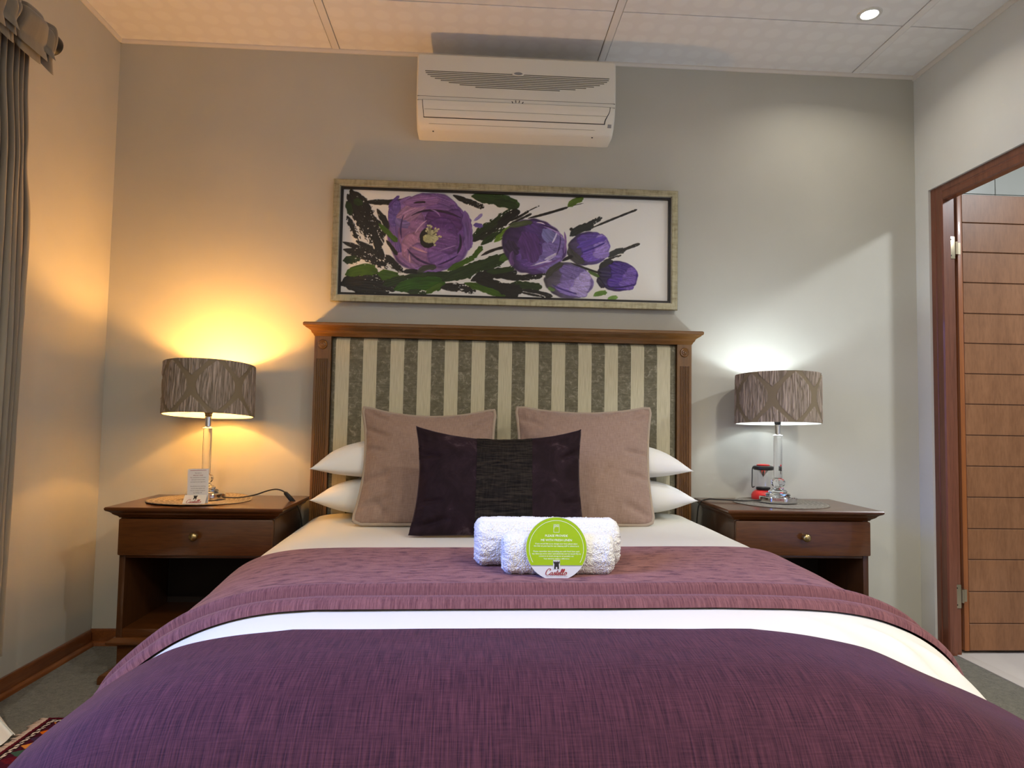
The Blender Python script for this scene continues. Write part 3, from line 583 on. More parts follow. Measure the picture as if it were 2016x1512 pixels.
R = .0745; lean = math.radians(8); C0 = Vector((.126, -1.352, .5925))
def frame_mtx(off=0.0, roll=0.0):     # local x right, y up the leaning card, z out towards the room
    return Matrix.Translation(C0) @ Matrix.Rotation(PI/2-lean, 4, 'X') @ Matrix.Rotation(roll, 4, 'Z') @ Matrix.Translation((0, R, off))
disc = thing('linen_card', 'round lime-green and grey card about fresh linen, propped against the front towel', 'sign card', tuple(C0))
mb = MB(); mb.loft([[tuple(frame_mtx(-.0012 if k else 0) @ Vector((R*math.cos(a), R*math.sin(a), 0))) for a in [2*PI*i/72 for i in range(72)]] for k in (1, 0)])
mb.build('disc_board', M['card'], disc, smooth=30)
F1 = frame_mtx(.0004)
seg = [(R*.985*math.cos(a), R*.985*math.sin(a)) for a in np.linspace(math.radians(-33), math.radians(213), 70)]
flat_poly('green_field', seg, F1, 1, M['green'], disc)
F2 = frame_mtx(.0007)
aa = np.linspace(math.radians(-30), math.radians(210), 90); mb = MB()
mb.add([(r_*math.cos(q), r_*math.sin(q), 0) for q in aa for r_ in (.0654, .0662)], [(2*i, 2*i+1, 2*i+3, 2*i+2) for i in range(89)])
me = bpy.data.meshes.new('ring_line'); me.from_pydata(mb.v, [], mb.f); me.transform(F2); link('ring_line', me, M['white_ink'], disc)
gk = [(-R*.82, -.0412), (R*.82, -.0405), (R*.82, -.0392), (-R*.82, -.0396)]; flat_poly('divider_line', gk, F2, 1, M['grey_print'], disc)
T = lambda x, y: F2 @ Matrix.Translation((x, y, 0))
put_text('lettering', 'PLEASE PROVIDE', .055, T(0, .0298), M['white_ink'], disc); put_text('lettering', 'ME WITH FRESH LINEN', .075, T(0, .0195), M['white_ink'], disc)
for yy, tx, wd in ((.0105, 'If you would like us to change your linen please place', .102), (.0050, 'this disk on your bed for our cleaning staff to attend to it.', .110), (-.0075, 'Please remember that providing you with fresh linen each', .112), (-.0130, 'day does use more water and electricity and we would like to', .118), (-.0185, 'conserve as much energy as we possibly can.', .085), (-.0240, 'Your decision makes a difference.', .063)):
    put_text('lettering', tx, wd, T(0, yy), M['white_ink'], disc)
# little bed icon
mb = MB()
def rect_line(x0, x1, y0, y1, w=.0006):
    for a in ((x0, x1, y0, y0+w), (x0, x1, y1-w, y1), (x0, x0+w, y0, y1), (x1-w, x1, y0, y1)): mb.add([(a[0], a[2], 0), (a[1], a[2], 0), (a[1], a[3], 0), (a[0], a[3], 0)], [(0, 1, 2, 3)])
rect_line(-.007, .007, .0375, .0570); rect_line(-.007, .007, .0510, .0570); rect_line(-.0055, -.0008, .0525, .0555); rect_line(.0008, .0055, .0525, .0555); mb.add([(-.007, .046, 0), (-.0035, .0495, 0), (-.0035, .0503, 0), (-.007, .0468, 0)], [(0, 1, 2, 3)])
me = bpy.data.meshes.new('bed_icon'); me.from_pydata(mb.v, [], mb.f); me.transform(F2); link('bed_icon', me, M['white_ink'], disc)
F3 = frame_mtx(.0009); flat_poly('logo_tower_edge', [(-.0082, -.0485), (.0082, -.0485), (.0082, -.0275), (-.0082, -.0275)], F3, 1, M['card'], disc)
F4 = frame_mtx(.0012); tw = flat_poly('logo_tower', TOWER, F4 @ Matrix.Translation((0, -.0480, 0)), .0128, M['black_ink'], disc)
castello(F4 @ Matrix.Translation((0, -.0555, 0)), .053, M['red_ink'], disc)
put_text('lettering', 'GUEST HOUSE & CONFERENCE CENTRE', .052, F4 @ Matrix.Translation((0, -.0652, 0)), M['grey_print'], disc)

# ------------------------------------------------------------------ bedside tables
def bedside(x0, x1, y0, zt, sides, label):
    """x0..x1 carcass width, front at y0, top at zt"""
    t = thing('bedside_table', label, 'bedside table', ((x0+x1)/2, (y0-.02)/2, 0), 'matching cherry-wood bedside tables')
    W1, W2, yb = M['table_wood'], M['table_wood_v'], -.022
    MB().mould(x0, x1, y0, yb, [(zt-.042, .002), (zt-.036, .006), (zt-.031, .014), (zt-.026, .020), (zt-.0235, .021), (zt-.019, .026), (zt-.015, .033), (zt-.0135, .036), (zt-.010, .039), (zt-.004, .040), (zt, .037)]).build('table_top', W1, t, smooth=25)
    zl = .155
    for a, b in ((x0, x0+.022), (x1-.022, x1)): MB().box(a, b, y0+.006, yb, zl, zt-.042).build('side_panel', W2, t, bevel=.0015)
    MB().box(x0+.022, x1-.022, yb-.012, yb, zl, zt-.042).build('back_panel', M['table_dark'], t, smooth=0)  # near-black colour stands in for the shade of the open compartment
    MB().box(x0+.022, x1-.022, y0+.008, yb-.012, zl, zl+.03).build('bottom_shelf', W1, t, bevel=.001)
    MB().box(x0+.022, x1-.022, y0+.008, yb-.012, zt-.190, zt-.176).build('divider', W1, t, bevel=.001)
    # drawer
    dr = MB().box(x0+.0005, x1-.0005, y0-.014, y0+.005, zt-.178, zt-.044).build('drawer', W1, t, bevel=.007, seg=2)
    xm = (x0+x1)/2; zc = zt-.104; mb = MB()
    kp = [(.009, 0), (.009, .002), (.0065, .005), (.006, .010), (.0095, .014), (.0145, .018), (.0160, .023), (.0150, .028), (.0110, .032), (.0050, .034), (.0005, .0345)]
    mb.loft([[(xm+r*math.cos(a), y0-.014-h, zc+r*math.sin(a)) for a in [2*PI*k/24 for k in range(24)]] for r, h in kp]); mb.build('knob', M['brass'], dr, smooth=60)['label'] = 'round aged-brass knob'
    MB().mould(x0, x1, y0, yb, [(.134, .020), (.138, .022), (.144, .022), (.148, .016), (.156, .003)]).build('base_moulding', W1, t, smooth=25)
    MB().box(x0+.006, x1-.006, y0+.008, yb, .045, .136).build('plinth', W1, t, bevel=.001)
    MB().mould(x0, x1, y0, yb, [(.0, .036), (.022, .036), (.030, .032), (.034, .024), (.040, .012), (.050, -.004)]).build('foot_moulding', W1, t, smooth=25)
    return t
LT, RT = .632, .643
bedside(-1.374, -.815, -.402, LT, 'L', 'dark cherry-wood bedside table left of the bed, under the lamp glowing amber')
bedside(.940, 1.480, -.390, RT, 'R', 'dark cherry-wood bedside table right of the bed, under the lamp glowing white')
def placemat(cx, cy, z, r, label, warp, seed, tint):
    n, mm = 120, 110; a = np.linspace(0, 2*PI, n, endpoint=False); q = np.linspace(0.004, 1, mm); A, Q = np.meshgrid(a, q, indexing='ij')
    rr = Q*r; ph = rr/.0062+A/(2*PI); hh = .0012+.0022*np.abs(np.sin(PI*ph)); hh = hh*(1-.0*Q)
    hh = hh+warp*sstep(.75, 1, Q)*(.5+.5*np.cos(A*2-2.6)); hh[:, -1] -= .0022
    P = np.stack([cx+rr*np.cos(A), cy+rr*np.sin(A), z+hh], -1)
    c = .5+.5*np.sin(2*PI*ph/1.0)*0+ (np.floor(ph) % 3 == 0)*.35-.15*(vnoise(A*60, Q*40, seed) > .55)
    light, dk = lin(tint), lin((70, 62, 53)); cc = np.clip(c+.25*(np.sin(A*70+ph*2) > 0), 0, 1)[..., None]; colr = dk*(1-cc)+light*cc
    o = link('placemat', grid_mesh('placemat', P, col=colr, closed_u=True), M['mat'], None, origin=(cx, cy, z)); return tag(o, label, 'placemat', 'round woven placemats under the lamps')
placemat(-1.165, -.205, LT+.0005, .195, 'round woven placemat under the amber-lit lamp and the small card', .006, 1, (170, 156, 138))
placemat(1.215, -.190, RT+.0005, .192, 'round woven placemat under the white-lit lamp', 0, 2, (142, 136, 126))

# ------------------------------------------------------------------ lamps
def lamp(cx, cy, z0, zs0, zs1, r, bulbmat, watts, label, rot, cord, seed, tilt):
    t = thing('table_lamp', label, 'table lamp', (cx, cy, z0), 'crystal table lamps on the bedside tables')
    b = MB().lathe([(.070, z0), (.076, z0+.003), (.076, z0+.024), (.073, z0+.027), (.02, z0+.028)], (cx, cy), 64, lobes=8, amp=.035).build('lamp_base', M['chrome'], t, smooth=40)
    z = z0+.028
    MB().lathe([(.046, z), (.050, z+.004), (.046, z+.010), (.036, z+.013), (.038, z+.018), (.033, z+.024), (.022, z+.028), (.024, z+.032), (.020, z+.036)], (cx, cy), 32).build('crystal_foot', M['crystal'], t, smooth=30)
    MB().lathe([(.012, z+.036), (.022, z+.040), (.029, z+.050), (.030, z+.058), (.027, z+.066), (.018, z+.072), (.012, z+.074)], (cx, cy), 10).build('crystal_ball', M['crystal'], t, smooth=0)
    zc = z+.074; zt = zs0-.052
    MB().lathe([(.0165, zc), (.0165, zt)], (cx, cy), 12).build('crystal_column', M['crystal'], t, smooth=20)
    MB().lathe([(.0225, zt), (.0235, zt+.002), (.0225, zt+.005), (.013, zt+.006), (.0115, zt+.008), (.0115, zt+.042), (.014, zt+.043), (.014, zt+.047), (.006, zt+.048)], (cx, cy), 28).build('neck', M['chrome'], t, smooth=35)
    MB().lathe([(.0125, zs0-.004), (.0135, zs0+.006), (.0175, zs0+.014), (.0175, zs0+.035), (.014, zs0+.040)], (cx, cy), 24).build('bulb_holder', M['dark'], t, smooth=35)
    zb = zs0+.040
    MB().lathe([(.012, zb), (.016, zb+.012), (.026, zb+.040), (.030, zb+.056), (.0295, zb+.0575)], (cx, cy), 24).build('bulb_body', M['white_plastic'], t, smooth=60)
    MB().lathe([(.0295, zb+.058), (.029, zb+.066), (.024, zb+.080), (.014, zb+.090), (.003, zb+.093)], (cx, cy), 24).build('bulb', bulbmat, t, smooth=180)
    bsdf(bulbmat).inputs['Emission Strength'].default_value = watts
    # drum shade: crinkled ogee fabric outside, white lining inside
    n, mm = 540, 90; a = np.linspace(0, 2*PI, n, endpoint=False); v = np.linspace(0, 1, mm); A, V = np.meshgrid(a, v, indexing='ij')
    Pn = 6; hgt = .97
    def inside(uo, vo):
        uu = (A/(2*PI)*Pn+uo+rot+.5) % 1-.5; vv = (V-vo)
        return np.maximum(0, 0.41*np.cos(np.clip(PI*vv/hgt, -PI/2, PI/2)))*(np.abs(vv) < hgt/2)-np.abs(uu)
    d = np.maximum.reduce([inside(0, .5), inside(.5, 1.17), inside(.5, -.17)])
    og = sstep(0, .015, d)
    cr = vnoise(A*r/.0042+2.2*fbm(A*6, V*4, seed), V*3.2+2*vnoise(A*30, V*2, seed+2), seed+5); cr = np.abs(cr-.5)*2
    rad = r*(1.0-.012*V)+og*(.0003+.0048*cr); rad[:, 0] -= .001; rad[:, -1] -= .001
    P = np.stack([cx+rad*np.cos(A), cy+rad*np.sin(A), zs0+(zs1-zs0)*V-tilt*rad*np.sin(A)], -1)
    sat, mat_ = lin((128, 114, 92)), lin((168, 152, 138)); k = (og*(.15+1.25*cr))[..., None]; colr = np.clip((sat*(1-.45*og[..., None]))*(1-k)+mat_*k, 0, 1)  # ridges lightened, hollows darkened: light and shade of the crinkles in the colour
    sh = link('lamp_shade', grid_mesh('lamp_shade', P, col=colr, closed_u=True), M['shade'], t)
    mb = MB(); ri = r-.003
    mb.lathe([(ri, zs0), (ri*.988, zs1)], (cx, cy), 64, cap=False)
    mb.lathe([(ri, zs0), (r+.0012, zs0)], (cx, cy), 64, cap=False); mb.lathe([(ri*.988, zs1), ((r+.0012)*.988, zs1)], (cx, cy), 64, cap=False); mb.v = [(x, y, z-tilt*(y-cy)) for x, y, z in mb.v]; mb.build('shade_lining', M['lining'], sh)
    mb = MB()
    for k in range(3): an = .5+2*PI*k/3; mb.tube([(cx+.016*math.cos(an), cy+.016*math.sin(an), zs0+.03), (cx+ri*math.cos(an), cy+ri*math.sin(an), zs0+.012-tilt*ri*math.sin(an))], .0016, 6)
    mb.build('shade_carrier', M['chrome'], t)
    c = MB().tube(cord, .0028, 8).build('cord', M['dark'], t, smooth=180)
    return t, c
def smooth_path(pts, n=8):
    pts = [Vector(p) for p in pts]; out = []
    for i in range(len(pts)-1):
        p0, p1, p2, p3 = pts[max(i-1, 0)], pts[i], pts[i+1], pts[min(i+2, len(pts)-1)]
        for k in range(n):
            f = k/n; out.append(.5*((2*p1)+(-p0+p2)*f+(2*p0-5*p1+4*p2-p3)*f*f+(-p0+3*p1-3*p2+p3)*f**3))
    return out+[pts[-1]]
LX, LY = -1.148, -.205
cordL = smooth_path([(LX+.074, LY-.01, LT+.014), (LX+.13, LY, LT+.012), (LX+.19, LY+.01, LT+.022), (-.905, -.20, LT+.040), (-.87, -.20, LT+.046), (-.842, -.20, LT+.038), (-.815, -.20, LT+.018), (-.785, -.20, LT-.018), (-.770, -.18, LT-.09), (-.766, -.15, LT-.25), (-.768, -.10, .20), (-.79, -.05, .05)])
lt, lc = lamp(LX, LY, LT+.0045, .970, 1.176, .1705, M['amber'], BULB_L, 'crystal table lamp with brown drum shade glowing amber, left of the bed', .02, cordL, 3, .075)
ds = Vector((-.790, -.20, LT-.014))-Vector((-.838, -.20, LT+.036)); mb = MB()
q0 = Vector((-.838, -.20, LT+.036)); ax = ds.normalized(); sy = Vector((0, 1, 0)); sz = ax.cross(sy)
mb.loft([[q0+ax*(k*ds.length)+sy*(s1*w)+sz*(s2*w*.8) for s1, s2 in ((-1, -1), (1, -1), (1, 1), (-1, 1))] for k, w in ((0, .004), (.1, .008), (.5, .0095), (.9, .008), (1, .004))])
mb.build('cord_switch', M['dark'], lc, bevel=.0015)
RX, RY = 1.199, -.205
cordR = smooth_path([(RX-.074, RY+.01, RT+.013), (RX-.13, RY+.02, RT+.008), (1.02, -.17, RT+.008), (.96, -.15, RT+.008), (.925, -.13, RT+.006), (.895, -.12, RT-.012), (.886, -.11, RT-.08), (.886, -.08, RT-.3), (.89, -.05, .08)])
lamp(RX, RY, RT+.0045, .977, 1.183, .1705, M['coolbulb'], BULB_R, 'crystal table lamp with brown drum shade lit cool white, right of the bed', .52, cordR, 8, .045)

# card on the left table
cd_ = thing('info_card', 'small white printed card with a folded foot, standing before the amber-lit lamp', 'card', (-1.124, -.342, LT+.004))
cz0 = LT+.0045; tilt = math.radians(3)
def cm(off): return Matrix.Translation((-1.124, -.338, cz0)) @ Matrix.Rotation(math.radians(-2), 4, 'Y') @ Matrix.Rotation(PI/2-tilt, 4, 'X') @ Matrix.Translation((0, 0, off))
def card_box(name, w, h, d, mtx, material):
    mb = MB().box(-w/2, w/2, 0, h, -d, 0); mb.v = [tuple(mtx @ Vector(p)) for p in mb.v]; return mb.build(name, material, cd_, smooth=0)
card_box('card_back', .079, .130, .0006, cm(0), M['paper'])
CT = lambda y: cm(.0004) @ Matrix.Translation((0, y, 0))
MBq = MB().add([(-.030, .1235, 0), (.030, .1235, 0), (.030, .1248, 0), (-.030, .1248, 0)], [(0, 1, 2, 3)]); me = bpy.data.meshes.new('rule'); me.from_pydata(MBq.v, [], MBq.f); me.transform(cm(.0004)); link('rule_line', me, M['red_ink'], cd_)
for yy, tx, wd, mm_ in ((.1140, 'My name is', .024, 'text_ink'), (.1055, 'BRIDGET MABE', .036, 'red_ink'), (.0970, 'My commitment is to make', .058, 'text_ink'), (.0888, 'sure your room is clean', .050, 'text_ink'), (.0805, 'and neat to your approval.', .056, 'text_ink'), (.0640, 'Should there be anything', .056, 'text_ink'), (.0558, 'out of order please feel', .052, 'text_ink'), (.0475, 'free to contact reception', .055, 'text_ink'), (.0392, 'by dialing 100', .031, 'text_ink')):
    put_text('lettering', tx, wd, CT(yy), M[mm_], cd_)
ff = lambda off: Matrix.Translation((-1.126, -.372, cz0+.001)) @ Matrix.Rotation(math.radians(-1), 4, 'Y') @ Matrix.Rotation(PI/2-math.radians(38), 4, 'X') @ Matrix.Translation((0, 0, off))
card_box('folded_foot', .083, .040, .0006, ff(0), M['card'])
flat_poly('logo_tower', TOWER, ff(.0005) @ Matrix.Translation((0, .020, 0)), .0125, M['black_ink'], cd_)
castello(ff(.0005) @ Matrix.Translation((0, .012, 0)), .056, M['red_ink'], cd_)

# camping lantern behind the right lamp
lx, ly, lz = 1.192, -.078, RT
ln = thing('camping_lantern', 'small red and black camping lantern, behind the white-lit lamp', 'lantern', (lx, ly, lz))
MB().lathe([(.046, lz), (.050, lz+.006), (.050, lz+.022), (.044, lz+.034), (.034, lz+.042), (.028, lz+.043)], (lx, ly), 32).build('lantern_base', M['red'], ln, smooth=40)
MB().lathe([(.028, lz+.0435), (.030, lz+.046), (.030, lz+.054), (.028, lz+.056)], (lx, ly), 28).build('globe_collar', M['dark'], ln, smooth=40)
MB().lathe([(.034, lz+.057), (.036, lz+.065), (.037, lz+.100), (.037, lz+.130)], (lx, ly), 28, cap=False).build('globe', M['pane'], ln, smooth=60)
MB().lathe([(.001, lz+.100), (.012, lz+.115), (.026, lz+.131)], (lx, ly), 24).build('reflector_cone', M['chrome'], ln, smooth=60)
MB().lathe([(.040, lz+.131), (.045, lz+.136), (.044, lz+.146), (.036, lz+.149)], (lx, ly), 32).build('lantern_cap', M['dark'], ln, smooth=40)
MB().lathe([(.027, lz+.1495), (.028, lz+.153), (.020, lz+.156)], (lx, ly), 28).build('cap_top', M['red'], ln, smooth=40)
for s in (-1, 1): MB().tube(smooth_path([(lx+s*.043, ly-.005, lz+.144), (lx+s*.052, ly-.008, lz+.138), (lx+s*.054, ly-.010, lz+.10), (lx+s*.055, ly-.012, lz+.058), (lx+s*.046, ly-.016, lz+.060)], 6), .0022, 6).build('wire_handle', M['dark'], ln, smooth=180)

# ------------------------------------------------------------------ air conditioner
ac = thing('air_conditioner', 'cream wall-mounted air conditioner high on the back wall above the painting', 'air conditioner', (.077, -.09, 2.22))
APF = [(-.172, 2.528), (-.180, 2.520), (-.181, 2.44), (-.181, 2.36), (-.179, 2.335), (-.172, 2.305), (-.158, 2.273), (-.140, 2.248), (-.118, 2.230), (-.100, 2.222)]
zz = np.array([p[1] for p in APF])[::-1]; yy_ = np.array([p[0] for p in APF])[::-1]
fy = lambda z: float(np.interp(z, zz, yy_))
AX0, AX1 = -.352, .503
prof = [(-.001, 2.528)]+APF+[(-.001, 2.222)]
mb = MB(); rings = []
for x, k in ((AX0, .94), (AX0+.006, .985), (AX0+.016, 1), (AX1-.016, 1), (AX1-.006, .985), (AX1, .94)): rings.append([(x, y*k, 2.375+(z-2.375)*(.985+.015*(k-.94)/.06)) for y, z in prof])
mb.loft(rings).build('casing', M['ac'], ac, smooth=30)
def front_strip(name, x0, x1, z0, z1, proud, material, n=10, shape=None, parent=ac):
    zs = np.linspace(z0, z1, n); out = []
    a = [(x0 if shape is None else shape(z)[0], fy(z)-proud, z) for z in zs]; b = [(x1 if shape is None else shape(z)[1], fy(z)-proud, z) for z in zs]
    mb = MB(); v = a+b; f = [(i, i+1, n+i+1, n+i) for i in range(n-1)]
    back = [(p[0], p[1]+proud+.004, p[2]) for p in v]; m_ = len(v); f += [(0, n, m_+n, m_), (n-1, m_+n-1, m_+2*n-1, 2*n-1)]+[(i, m_+i, m_+i+1, i+1) for i in range(n-1)]+[(n+i, n+i+1, m_+n+i+1, m_+n+i) for i in range(n-1)]
    mb.add(v+back, f); return mb.build(name, material, parent, smooth=40)
for k in range(9):      # grille slots in a lens-shaped field
    z = 2.449-.0078*k; s = math.sqrt(max(0, 1-(k/9.0)**2)); xm, hw = .078, .395
    half = hw*(s if k else 1)
    front_strip('grille_slot', xm-half, xm+half, z-.0016, z+.0016, .0012, M['ac_gap'], 2)
front_strip('seam', AX0+.004, AX1-.004, 2.3395, 2.3408, .0008, M['ac_gap'], 2); front_strip('seam', AX0+.004, AX0+.03, 2.3238, 2.3246, .0008, M['ac_gap'], 2); front_strip('seam', AX1-.03, AX1-.004, 2.3238, 2.3246, .0008, M['ac_gap'], 2)
xg = lambda z: (-.324+.003*(z < 2.27), .477-.020*sstep(2.315, 2.265, z))
front_strip('outlet_gap', 0, 0, 2.2605, 2.3255, .0012, M['ac_black'], 12, shape=lambda z: (-.3265+.004*float(sstep(2.315, 2.265, z)), .4795-.018*float(sstep(2.315, 2.265, z))))
fl = front_strip('louvre_flap', 0, 0, 2.2630, 2.3238, .0035, M['ac'], 12, shape=lambda z: (-.324+.004*float(sstep(2.315, 2.265, z)), .4765-.020*float(sstep(2.315, 2.265, z))))
front_strip('flap_crease', -.318, .470, 2.2885, 2.2893, .0042, M['ac_gap'], 2, parent=fl)
front_strip('lower_crease', -.30, .42, 2.2415, 2.2421, .0008, M['ac_gap'], 2)
mb = MB(); mb.loft([[(.078+.025*k*math.cos(a), fy(2.452)-h, 2.453+.010*k*math.sin(a)) for a in [2*PI*i/32 for i in range(32)]] for k, h in ((1.08, 0), (1.04, .002), (.96, .003), (.90, .003))]); bd = mb.build('badge', M['ac'], ac, smooth=40)
mb = MB(); mb.loft([[(.079+.018*k*math.cos(a), fy(2.452)-h, 2.453+.0062*math.sin(a)*k) for a in [2*PI*i/20 for i in range(20)]] for k, h in ((1, .0030), (.95, .0034))]); mb.build('badge_plate', M['grey_print'], bd, smooth=0)
for dx, dz, an in ((-.022, -.003, .55), (-.0075, .001, .2), (.0075, .001, -.2), (.022, -.003, -.55)):
    c_, s_ = math.cos(an), math.sin(an); z0 = 2.3315+dz; mb = MB(); Q = [(-.0014, -.005), (.0014, -.005), (.0022, .005), (-.0010, .005)]
    mb.loft([[(.078+dx+px*c_-pz_*s_, fy(z0)-h, z0+px*s_+pz_*c_) for px, pz_ in Q] for h in (-.001, .0015)]); mb.build('indicator', M['ac_black'], ac, smooth=0)
front_strip('sticker', .474, .490, 2.250, 2.262, .001, M['grey_print'], 3)
for x in (-.283, .414): MB().box(x-.003, x+.003, -.1035, -.099, 2.2205, 2.2255).build('notch', M['ac_black'], ac, smooth=0)

# ------------------------------------------------------------------ painting
pt = thing('painting', 'framed oil painting of purple flowers and dark leaves, on the back wall above the headboard', 'painting', (.05, -.018, 1.476))
PX0, PX1, PZ0, PZ1 = -.718, .822, 1.4775, 2.0225
def frame_ring(levels, material, name):
    mb = MB(); mb.loft([[(PX0+i, -y, PZ0+i), (PX1-i, -y, PZ0+i), (PX1-i, -y, PZ1-i), (PX0+i, -y, PZ1-i)] for i, y in levels], cap=False); return mb.build(name, material, pt, smooth=0)
frame_ring([(.002, .002), (0, .030), (.003, .034), (.026, .037), (.029, .036), (.030, .030)], M['frame'], 'picture_frame')
frame_ring([(.030, .030), (.0303, .0325), (.0315, .0325), (.0316, .020)], M['slip'], 'frame_slip')
frame_ring([(.0315, .027), (.0420, .027), (.0425, .012)], M['liner'], 'black_liner')
# canvas painted in a grid of coloured points; strokes are placed on the canvas in picture units
NXC, NZC = 760, 250
u = np.linspace(PX0+.042, PX1-.042, NXC); v = np.linspace(PZ0+.042, PZ1-.042, NZC); U, V = np.meshgrid(u, v, indexing='ij')
fu = (U-u[0])/(u[-1]-u[0]); fv = (V-v[0])/(v[-1]-v[0])
gx = (675+fu*(1316-675))*fv+(672+fu*(1315-672))*(1-fv); gy = (370+fu*(391-370))*fv+(578+fu*(593-578))*(1-fv)
colr = np.empty((NXC, NZC, 3)); colr[:] = np.array([236, 234, 228.]); ht = .0003*fbm(gx/3, gy/3, 2)
def paint(mask, c, streak=None, relief=.0014):
    global colr, ht
    mk = mask[..., None]; cc = np.array(c, float)
    if cc.ndim == 1: cc = cc[None, None]
    s = 1 if streak is None else (1+.42*(streak-.5))[..., None]
    colr = colr*(1-mk)+np.clip(cc*s*1.12, 0, 255)*mk
    ht = np.maximum(ht*(1-.6*mask), mask*relief*(.5+.8*(streak if streak is not None else .5)))
def stroke(pts, w, c, dry=0., taper=(.25, .05), seed=0, relief=.0014, c2=None):
    """a loaded-brush stroke along a bent line: pts 2..4 points, w width"""
    pts = np.array(pts, float); n = 24
    if len(pts) == 2: pts = np.array([pts[0], pts.mean(0), pts[1]])
    if len(pts) == 3: tt = np.linspace(0, 1, n)[:, None]; cv = pts[0]*(1-tt)**2+2*pts[1]*tt*(1-tt)+pts[2]*tt**2
    else: tt = np.linspace(0, 1, n)[:, None]; cv = pts[0]*(1-tt)**3+3*pts[1]*tt*(1-tt)**2+3*pts[2]*tt**2*(1-tt)+pts[3]*tt**3
    best = np.full(gx.shape, 1e9); along = np.zeros(gx.shape); side = np.zeros(gx.shape)
    x0, x1, y0, y1 = cv[:, 0].min()-w, cv[:, 0].max()+w, cv[:, 1].min()-w, cv[:, 1].max()+w
    sel = (gx > x0) & (gx < x1) & (gy > y0) & (gy < y1)
    if not sel.any(): return
    X, Y = gx[sel], gy[sel]; b = np.full(X.shape, 1e9); al = np.zeros(X.shape); sd = np.zeros(X.shape); d_ = np.diff(cv, axis=0); Ls = np.r_[0, np.cumsum(np.hypot(*d_.T))]
    for i in range(n-1):
        dx, dy = d_[i]; l2 = dx*dx+dy*dy+1e-9; t_ = np.clip(((X-cv[i, 0])*dx+(Y-cv[i, 1])*dy)/l2, 0, 1); ex, ey = X-cv[i, 0]-t_*dx, Y-cv[i, 1]-t_*dy; dd = np.hypot(ex, ey)
        k = dd < b; b[k] = dd[k]; al[k] = (Ls[i]+t_[k]*math.sqrt(l2)); sd[k] = (ex*dy-ey*dx)[k]/math.sqrt(l2)
    a = al/Ls[-1]; half = w/2*np.minimum(1, np.minimum((a+.02)/max(taper[0], .01), (1.02-a)/max(taper[1], .01)))**.6
    edge = half*(1+.35*(vnoise(al/5, sd/7+seed*3, seed)-.5))-b
    mk = sstep(-.6, .6, edge)
    st = vnoise(al/26, sd/1.7+40, seed+2)*.6+.4*vnoise(al/9, sd/3.0+9, seed+5)
    if dry: gr = vnoise(al/2.6, sd/1.6+20, seed+7)*.6+.4*vnoise(al/7, sd/2.5, seed+8); mk = mk*sstep(-.05, .06, gr-dry*(.25+.75*a)*(.55+.65*np.abs(sd)/(half+1e-6)))
    M_ = np.zeros(gx.shape); M_[sel] = mk; Sx = np.full(gx.shape, .5); Sx[sel] = st
    cc = c
    if c2 is not None: f = np.zeros(gx.shape); f[sel] = np.clip(.5+sd/(half+1e-6)*.5, 0, 1); cc = np.array(c, float)*(1-f[..., None])+np.array(c2, float)*f[..., None]
    paint(M_, cc, Sx, relief)
A3 = lambda x, y: (640+x/5.4, 340+y/5.4); A4 = lambda x, y: (980+x/5.4, 340+y/5.4)
def s3(p, w, c, **k): stroke([A3(*q) for q in p], w/5.4, c, **k)
def s4(p, w, c, **k): stroke([A4(*q) for q in p], w/5.4, c, **k)
BLK, DG, MG, LG = (34, 31, 27), (38, 52, 22), (58, 84, 18), (92, 122, 34)
def petal(cx, cy, rx, ry, rot, c, seed, c2=None, relief=.002):
    x, y = gx-cx, gy-cy; ca, sa = math.cos(rot), math.sin(rot); p, q = (x*ca+y*sa)/rx, (-x*sa+y*ca)/ry; an = np.arctan2(q, p)
    r_ = np.hypot(p, q)*(1+.10*(vnoise(an*1.6+10, an*0+seed, seed)-.5)+.05*(vnoise(an*5+10, an*0, seed+1)-.5)); mk = sstep(1.03, .97, r_)
    st = vnoise(p*1.5+seed, q*9, seed)*.6+.4*vnoise(an*7, r_*2, seed+3); cc = np.array(c, float)[None, None]
    if c2 is not None: f = np.clip(.5+.5*p, 0, 1)[..., None]; cc = np.array(c, float)*(1-f)+np.array(c2, float)*f
    rim = np.exp(-((r_-.94)/.05)**2); paint(mk, cc*(1-.12*rim[..., None]), st, relief)
# leaves behind
s3([(270, 190), (380, 420), (560, 720)], 215, BLK, dry=.42, seed=1); s3([(230, 220), (330, 470), (420, 640)], 90, BLK, dry=.5, seed=2); s3([(540, 380), (650, 560), (780, 760)], 70, BLK, seed=3, dry=.3)
s3([(220, 300), (240, 330), (260, 430)], 60, DG, seed=4); s3([(300, 280), (340, 300), (370, 320)], 70, DG, seed=5, dry=.3)
s3([(410, 300), (600, 310), (860, 290)], 58, BLK, dry=.35, seed=6); s3([(190, 740), (420, 830), (560, 880)], 52, BLK, dry=.5, seed=7); s3([(200, 820), (430, 880), (640, 1010)], 90, BLK, dry=.5, seed=8); s3([(330, 730), (560, 860), (800, 1050)], 80, BLK, dry=.62, seed=9)
s3([(500, 660), (560, 780), (600, 900)], 70, BLK, dry=.3, seed=10); s3([(230, 460), (300, 620), (350, 720)], 70, BLK, dry=.68, seed=11); s3([(640, 880), (720, 960), (800, 1050)], 70, BLK, dry=.3, seed=12)
s3([(1340, 225), (1450, 280), (1650, 350)], 60, BLK, seed=13, dry=.3); s3([(1540, 235), (1760, 240), (2010, 330)], 125, DG, c2=(48,70,26), seed=14, dry=.1); s4([(-80, 300), (60, 300), (155, 340)], 95, DG, seed=15)
